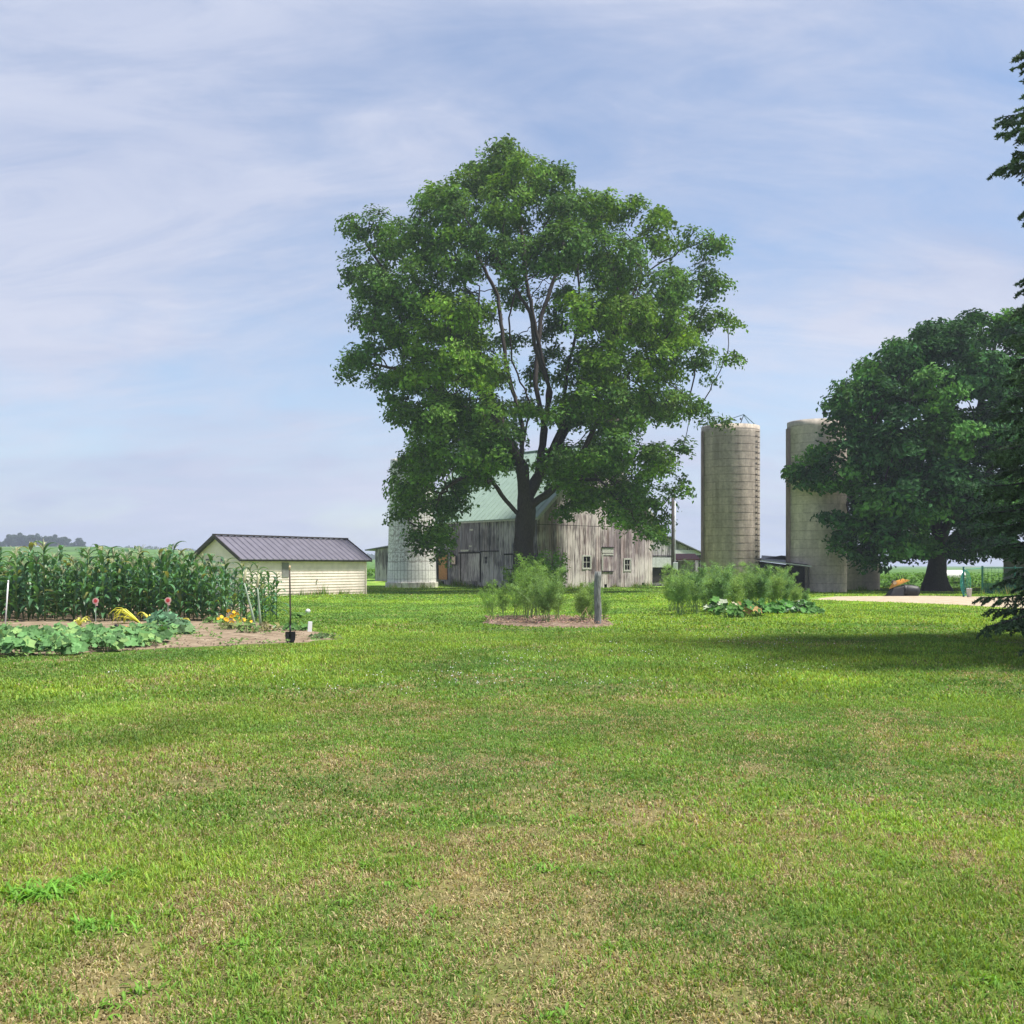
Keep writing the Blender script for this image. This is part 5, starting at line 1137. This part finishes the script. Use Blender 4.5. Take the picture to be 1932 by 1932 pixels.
# smaller leafy plants behind
for i, (u, v, R, h, sz, c, lb, nm) in enumerate((
    (303, 1189, .30, .50, .30, (.11, .25, .13), 'big blue-green leafy cabbage plant below the right red marker', 'cabbage_plant'),
    (333, 1193, .26, .36, .24, (.12, .24, .12), 'low leafy cabbage plant between the yellow flopped leaves and bare soil', 'cabbage_plant'),
    (348, 1199, .22, .22, .20, (.15, .26, .11), 'small pale leafy plant at the right end of the cabbages', 'cabbage_plant'),
    (300, 1206, .18, .14, .16, (.17, .26, .15), 'small low seedling with pale leaves in front of the cabbages', 'cabbage_plant'),
    (405, 1178, .30, .25, .13, (.10, .20, .05), 'low green plant at the foot of the corn beside the orange flowers', 'garden_plant'),
    (430, 1190, .25, .22, .12, (.15, .18, .06), 'brownish green bushy plant left of the orange flowers', 'garden_plant'),
    (500, 1193, .38, .25, .11, (.19, .18, .07), 'browning tomato-like plant left of the spade', 'garden_plant'),
    (468, 1196, .28, .30, .12, (.13, .21, .06), 'green bushy plant under the tall pale seed stalks', 'garden_plant'),
    (556, 1191, .32, .20, .16, (.09, .20, .05), 'green bean plant at the foot of the spade', 'garden_plant'),
    (608, 1205, .30, .12, .09, (.10, .17, .06), 'low dark creeping plant right of the spade blade', 'garden_plant'),
    (560, 1166, .2, .2, .15, (.12, .24, .05), 'small green plant in the grass behind the spade', 'garden_plant'))):
    X, Y = gp(u, v); leafyplant(nm, lb, 'plant', None, (X, Y, 0), R, h, int(38*max(1, R/.3)), sz, c, seed=40+i)
# orange-yellow flowers
def marigold():
    X, Y = gp(440, 1187); root = empty('marigold_plant', (X, Y, 0), 'clump with yellow orange blooms below the corn', 'flowers'); mb = MB(); V = []; Fc = []; Cc = []
    for k in range(26): lobleaf(np.array((RS.randn()*.25, RS.randn()*.15, .1+.25*RS.rand())), RS.randn(3)*.5+np.array((0, -.3, 1)), .12, RS.rand()*6, np.array((.14, .24, .05)), V, Fc, Cc)
    npmesh('leaves', np.array(V), np.array(Fc), np.array(Cc), False, M_squash, root)
    V = []; Fc = []; Cc = []
    for k in range(20): lobleaf(np.array((RS.randn()*.20+.02, -.05+RS.randn()*.12, .16+.30*RS.rand())), RS.randn(3)*.5+np.array((0, -.8, .6)), .12, RS.rand()*6, np.array((.85, .48, .03))*(.8+.4*RS.rand()), V, Fc, Cc)
    npmesh('blooms', np.array(V), np.array(Fc), np.array(Cc), False, M_squash, root)
marigold()
def floppy(name, label, u, v, n_, L_, col, seed, up=(.5, 1.3), dirs=None, w0=.02):
    rs = random.Random(seed); X, Y = gp(u, v); root = empty(name, (X, Y, 0), label, 'plant'); segs = []
    for k in range(n_):
        az = dirs[k % len(dirs)]+rs.uniform(-.3, .3) if dirs else rs.random()*6.28; a = rs.uniform(*up); d = np.array((cos(az), sin(az), 0)); s = np.array((-sin(az), cos(az), 0)); P = []; p = np.array((0, 0, .02)); m = 9; l_ = L_*rs.uniform(.6, 1.05)
        for j in range(m):
            P.append(p.copy()); p = p+(d*cos(a)+np.array((0, 0, 1.))*sin(a))*l_/m; a = max(-1.5, a-(.05 if j < 4 else .65)); p[2] = max(p[2], .02)
        w = [w0*q for q in (.8, 1, 1, 1, 1, 1, .9, .6, .1)]; g = rs.uniform(.8, 1.2); segs.append((P, w, s, np.array(col)*g))
    strips(segs, root, 'leaves', M_corn)
    mb = MB(); mb.tube([(0, 0, -.03), (0, 0, .08)], [.04, .03], 8); mb.build('bulb', M_wood, root)
floppy('flopped_leek', 'yellowed flopped leek whose long leaves arch left over the soil', 266, 1180, 12, 1.25, (.62, .64, .14), 4, (.45, .95), [pi, pi*.95, 2.6, 2.9, 3.3], .036)
floppy('flopped_leek', 'yellow drooping leek standing right beside the cabbages', 284, 1182, 9, .68, (.60, .58, .10), 8, (1.0, 1.4), [2.2, 3.1, 1.2], .034)
floppy('flopped_leek', 'yellow flopped leek at the far left behind the squash', 150, 1184, 9, .50, (.60, .62, .15), 6, (.7, 1.3), None, .034)
floppy('flopped_leek', 'yellow leek leaves hanging over to the right at the end of the cabbages', 330, 1183, 8, .62, (.58, .55, .10), 9, (.5, 1.0), [0, .2, -.2], .032)
floppy('flopped_leek', 'pale leek leaning right, just left of the spade foot', 512, 1190, 5, .60, (.22, .33, .18), 12, (.25, .6), [.1, .3, 1.2], .025)
def seedstalk(u, v, lean, h, label, seed):
    X, Y = gp(u, v); root = empty('leek_seed_stalk', (X, Y, 0), label, 'plant', 'tall pale leek stalks right of the corn'); mb = MB(); mb.col = (1, 1, 1)
    m = 'pale_stalk'; mt = bpy.data.materials.get(m) or simple(m, (.30, .38, .28), .6, nscale=4, namt=.15)
    mb.tube([(0, 0, 0), (lean*.35, 0, h*.4), (lean*.8, 0, h*.8), (lean, 0, h)], [.035, .03, .022, .014], 8); mb.build('stalk', mt, root, True)
    mb = MB(); mb.tube([(lean, 0, h), (lean*1.02, 0, h+.08), (lean*1.0+.02, 0, h+.24), (lean*1.0+.05, 0, h+.34)], [.015, .035, .03, .004], 8); mb.build('bud', simple('bud', (.55, .55, .33), .7) if 'bud' not in bpy.data.materials else bpy.data.materials['bud'], root, True)
seedstalk(483, 1192, -.28, 1.18, 'pale leek stalk with a pointed bud leaning left, the left of two', 1); seedstalk(492, 1188, -.08, 1.05, 'pale leek stalk with a pointed bud standing nearly upright, the right of two', 2)

def soilbits():
    V = []; Fc = []; Cc = []
    poly = NOGRASS[0]; k = 0
    while k < 420:
        u = random.uniform(-60, 655); v = random.uniform(1176, 1240); X, Y = gp(u, v)
        if not inside(np.array([X]), np.array([Y]), poly)[0]: continue
        k += 1
        if fbm(np.array([X*.9]), np.array([Y*.9]), 2)[0] < .48: continue
        for _ in range(random.randint(3, 8)):
            lobleaf(np.array((X+random.gauss(0, .06), Y+random.gauss(0, .06), hz(X, Y)+.05+.05*random.random())), RS.randn(3)*.4+np.array((0, -.2, 1)), random.uniform(.03, .08), random.random()*6, np.array((.14, .24, .06))*random.uniform(.5, 1.3), V, Fc, Cc)
    tag(npmesh('garden_weeds', np.array(V), np.array(Fc), np.array(Cc), False, M_squash), 'small weeds sprouting over the bare garden soil', 'weeds', kind='stuff')
    mb = MB()
    k = 0
    while k < 900:
        u = random.uniform(-60, 655); v = random.uniform(1172, 1240); X, Y = gp(u, v)
        if not inside(np.array([X]), np.array([Y]), poly)[0]: continue
        k += 1; r = random.uniform(.010, .028); z = hz(X, Y)+.03; g = random.uniform(.6, 1.3); mb.col = (g, g, g)
        P = [(X+r*random.uniform(.6, 1.2)*cos(a), Y+r*random.uniform(.6, 1.2)*sin(a)) for a in (0, 1.57, 3.14, 4.71)]
        mb.hexa([(p[0], p[1], z-.02) for p in P], [(X+(p[0]-X)*.6, Y+(p[1]-Y)*.6, z-.01+r*random.uniform(.3, .8)) for p in P])
    tag(mb.build('soil_clods', simple('clod', (.24, .185, .13), .95, use_col=True)), 'dry clods strewn on the garden soil', 'clods', kind='stuff')
soilbits()
# feathery asparagus
def fernproto(seed, h, R, n_st, leanx=0, col=(.22, .36, .14), dens=1.0):
    rs = np.random.RandomState(seed); root = empty('asparagus_fern', (0, 0, 0)); mb = MB(); P_ = []; TN = []
    for k in range(n_st):
        a = rs.rand()*6.28; rr = .16*sqrt(rs.rand()); b = np.array((rr*cos(a), rr*sin(a), 0)); top = np.array((R*rs.randn()*.42+leanx, R*rs.randn()*.42, h*rs.uniform(.6, 1.05)))
        mid = b*.5+top*.5; mid[:2] *= .72; pts = [b, b+(mid-b)*.5, mid, mid+(top-mid)*.5, top+np.array((top[0]*.12, top[1]*.12, 0))]; mb.tube(pts, [.011, .010, .008, .005, .002], 4, False)
        for q in range(25):
            t = .32+.68*rs.rand()**.9; i = min(3, int(t*4)); p = pts[i]+(pts[i+1]-pts[i])*(t*4-i); az = rs.rand()*6.28; L_ = (.36*min(1, .35+t*1.3)*(1.2-t)+.08)*rs.uniform(.6, 1.35); d = np.array((cos(az), sin(az), .55)); d /= np.linalg.norm(d)
            mb.tube([p, p+d*L_], [.0025, .0012], 3, False); m = int(34*dens); f = rs.rand(m, 1)**.7; P_.append(p+d*L_*f+rs.randn(m, 3)*.020*(1+f)); tn_ = rs.uniform(.55, 1.45); TN.append(np.full((m, 1), tn_))
    P_ = np.concatenate(P_); n_ = len(P_); nr = rs.randn(n_, 3)
    cc = np.array(col)*(.7+.6*rs.rand(n_, 1))*np.concatenate(TN)
    mb.build('stems', simple('asparagus_stem', (.24, .34, .12), .6) if 'asparagus_stem' not in bpy.data.materials else bpy.data.materials['asparagus_stem'], root)
    leafmesh('foliage', P_, nr, .075*(.6+.8*rs.rand(n_)), cc, M_fern, root, aspect=.13, fold=0); return root
fp = [fernproto(1, 1.55, .62, 13), fernproto(2, 1.45, .55, 11, .1, (.25, .38, .13)), fernproto(3, 1.65, .6, 12, -.08, (.19, .33, .15))]
fpl = [fernproto(4, 1.45, .50, 6, 0, (.20, .36, .09), .6), fernproto(5, 1.6, .45, 7, .05, (.20, .34, .10), .7)]
used = set()
def fern(src, u, v, s, label, group, rz=None):
    o = src if src.name not in used else copy_tree(src); used.add(src.name); X, Y = gp(u, v); o.location = (X, Y, 0); o.scale = (s, s, s); o.rotation_euler = (0, 0, random.random()*6 if rz is None else rz); tag(o, label, 'asparagus plant', group)
gC = 'asparagus ferns in the round mulch bed'; gR = 'asparagus ferns in the right hand patch'
lC = 'feathery tall asparagus fern growing in the round mulch bed'
for (p, u, v, s) in ((fpl[0], 928, 1174, .74), (fpl[1], 950, 1170, .76), (fpl[0], 973, 1172, .85), (fpl[1], 992, 1174, 1.0), (fp[0], 1028, 1178, .95), (fpl[1], 1012, 1170, 1.12), (fpl[0], 1000, 1167, 1.25), (fpl[1], 1052, 1174, .85), (fp[1], 1100, 1177, .74), (fp[2], 1112, 1173, .66), (fpl[0], 1140, 1176, .60)): fern(p, u, v, s, lC, gC)
lR = 'feathery asparagus fern in the dense green patch right of the wooden post'
for i, (u, v, s) in enumerate(((1285, 1160, 1.0), (1270, 1153, .95), (1310, 1158, 1.0), (1335, 1154, .98), (1300, 1148, .95), (1360, 1156, .9), (1330, 1146, .95), (1385, 1154, .92), (1365, 1146, 1.0), (1410, 1152, .95), (1395, 1144, .95), (1435, 1152, .95), (1425, 1144, 1.05), (1460, 1150, .95), (1482, 1149, .86), (1455, 1143, .95), (1502, 1150, .62), (1517, 1149, .45), (1480, 1143, .8))): fern(fp[i % 3], u, v, s, lR, gR)
gP = 'squash plants at the foot of the asparagus patch'
for i, (u, v, R, h, c, tp) in enumerate(((1352, 1160, .34, .36, (.075, .15, .05), (.45, .50, .38)), (1380, 1165, .32, .30, (.08, .15, .05), (.55, .48, .34)), (1405, 1163, .34, .34, (.06, .14, .045), (.40, .25, .10)), (1430, 1162, .32, .36, (.065, .15, .045), None), (1458, 1158, .30, .30, (.07, .16, .05), None), (1485, 1157, .30, .30, (.07, .16, .05), (.4, .5, .4)), (1512, 1157, .30, .30, (.07, .15, .05), (.42, .5, .42)), (1536, 1158, .22, .14, (.07, .14, .05), None))):
    X, Y = gp(u, v); leafyplant('zucchini_plant', 'dark glossy zucchini plant with ragged leaves in front of the right asparagus patch', 'zucchini plant', gP, (X, Y, 0), R*1.3, h*1.5, 44, .27, (c[0]*.95, c[1]*1.25, c[2]*.65), seed=70+i, tips=tp)
# mulch chips, dry stems
def chips():
    mb = MB()
    for k in range(700):
        u = random.uniform(915, 1150); v = random.uniform(1167, 1182); X, Y = gp(u, v); a = random.random()*3.1; L_ = random.uniform(.03, .09); g = random.uniform(.5, 1.7); mb.col = (g, g*random.uniform(.7, 1), g*random.uniform(.6, 1)); mb.bar((X, Y, .09+.02*random.random()), (X+L_*cos(a), Y+L_*sin(a), .10+.03*random.random()), .025, .01)
    tag(mb.build('mulch_chips', M_bark3), 'reddish bark chips covering the round bed', 'mulch', kind='stuff')
    mb = MB(); 
    for (u, v, u2, v2) in ((1118, 1183, 1105, 1150), (1122, 1183, 1112, 1160), (1085, 1180, 1108, 1145)):
        X, Y = gp(u, v); X2 = X+(u2-u)*Y/F; mb.tube([(X, Y, .05), ((X+X2)/2, Y, (v-v2)*Y/F*.55), (X2, Y, (v-v2)*Y/F)], .008, 5)
    root = empty('dry_stalks', (PX(1115, 27), 27, 0), 'few bleached dry stalks at the foot of the wooden post', 'stalks'); wparent(mb.build('stems', M_wood), root)
chips()
# weeds climbing the big tree's foot
def weeds(u, v, Y, R, h, n_, label, col, nm='weed_clump', sc=.16):
    X = PX(u, Y); root = empty(nm, (X, Y, hz(X, Y)), label, 'weeds'); rs = RS
    mb = MB(); P_ = []
    for k in range(26):
        a = rs.rand()*6.28; r = R*sqrt(rs.rand()); b = np.array((r*cos(a)*.6, r*sin(a)*.6, 0)); t = np.array((r*cos(a), r*sin(a), h*rs.uniform(.5, 1))); mb.tube([b, (b+t)/2*np.array((1, 1, 1.1)), t], [.012, .009, .004], 4, False)
        m = n_//26; f = .15+.85*rs.rand(m, 1); P_.append(b+(t-b)*f+rs.randn(m, 3)*.13)
    mb.build('stems', bpy.data.materials['asparagus_stem'], root); P_ = np.concatenate(P_); m = len(P_)
    leafmesh('leaves', P_, rs.randn(m, 3)*.6+np.array((0, 0, .8)), sc*(.6+.8*rs.rand(m)), np.array(col)*(.6+.8*rs.rand(m, 1)), M_leaf, root, aspect=.45)
weeds(988, 1100, 66.3, 1.5, 2.6, 2600, 'tangle of green weeds and suckers round the big tree foot', (.20, .34, .08), sc=.22)
weeds(1040, 1100, 66.5, 1.3, 3.0, 1800, 'leafy young suckers growing right of the big tree trunk', (.17, .33, .07), sc=.24)
# coarse crabgrass tufts
def tuft(u, v, n_, L_, label, col=(.13, .30, .035), group=None, R=.07):
    X, Y = gp(u, v); root = empty('crabgrass_tuft', (X, Y, 0), label, 'grass tuft', group); segs = []
    for k in range(n_):
        az = random.random()*6.28; a = random.uniform(.35, 1.25); d = np.array((cos(az), sin(az), 0)); s = np.array((-sin(az), cos(az), 0)); p = np.array((random.gauss(0, R), random.gauss(0, R*.6), 0)); P = []; l_ = L_*random.uniform(.5, 1.1); m = 5
        for j in range(m): P.append(p.copy()); p = p+(d*cos(a)+np.array((0, 0, 1.))*sin(a))*l_/m; a -= .3
        w = .0065; g = random.uniform(.7, 1.35); segs.append((P, [w*.8, w, w*.9, w*.6, w*.1], s, np.array(col)*g))
    strips(segs, root, 'foliage', M_grass)
gT = 'bright crabgrass tufts in the near lawn'
tl = 'bright green coarse crabgrass tuft in a streak at the near left of the lawn'
for (u, v, n_, L_) in ((62, 1700, 70, .16), (95, 1690, 60, .13), (125, 1675, 55, .12), (165, 1664, 50, .10), (195, 1660, 45, .09), (35, 1690, 45, .12), (215, 1652, 20, .08)): tuft(u, v, n_, L_, tl, group=gT)
tuft(180, 1752, 60, .10, 'small round bright crabgrass tuft alone below the long streak of tufts')
gs = 'small green grass tufts scattered in the dry near lawn'
for k in range(46):
    u = random.uniform(20, 1912); v = random.choice((random.uniform(1480, 1925), random.uniform(1420, 1700))); 
    tuft(u, v, random.randint(12, 30), random.uniform(.055, .085), 'small fresh green tuft among the dry turf of the near lawn', (.12, .25, .03), gs, .06)

ORDS = 'first second third fourth fifth sixth seventh eighth ninth tenth eleventh twelfth thirteenth fourteenth fifteenth sixteenth seventeenth eighteenth nineteenth twentieth'.split()
def number_labels(group, fmt):
    """tell the members of a row apart by their order from the left in the picture"""
    L_ = sorted([o for o in bpy.data.objects if o.parent is None and o.get('group') == group], key=lambda o: o.location[0]/o.location[1])
    for i, o in enumerate(L_): o['label'] = fmt % ORDS[i] if i < len(ORDS) else o['label']
number_labels(gsq, 'pale broad leaved squash plant, %s from the left in the front garden row')
number_labels(gC, 'feathery asparagus fern in the round mulch bed, %s from the left')
number_labels(gR, 'feathery asparagus fern in the patch right of the wooden post, %s from the left')
number_labels(gP, 'dark ragged zucchini plant before the right asparagus patch, %s from the left')
number_labels('far trees on the left horizon', 'hazy broad tree in the far clump on the left horizon, %s from the left')
number_labels('yellow boards stacked on the black tub', 'short yellow board in the loose stack on the black tub, %s from the left')
number_labels(gT, 'bright coarse crabgrass tuft in the near left streak, %s from the left')

# ------------------------------------------------------------------ haze
mh, t, n, l = mat('air'); o = n('ShaderNodeOutputMaterial'); pv = n('ShaderNodeVolumePrincipled'); pv.inputs['Color'].default_value = (.74, .83, 1, 1); pv.inputs['Density'].default_value = .0005; pv.inputs['Anisotropy'].default_value = .2; l(pv.outputs[0], o.inputs['Volume'])
mb = MB(); mb.hexa([(-2600, -60, -8), (2600, -60, -8), (2600, 2600, -8), (-2600, 2600, -8)], [(-2600, -60, 40), (2600, -60, 40), (2600, 2600, 40), (-2600, 2600, 40)]); tag(mb.build('haze', mh), 'thin summer haze over the fields', kind='stuff')
for o in (mh,):
    try: o.volume_sampling = 'DISTANCE'
    except Exception: pass
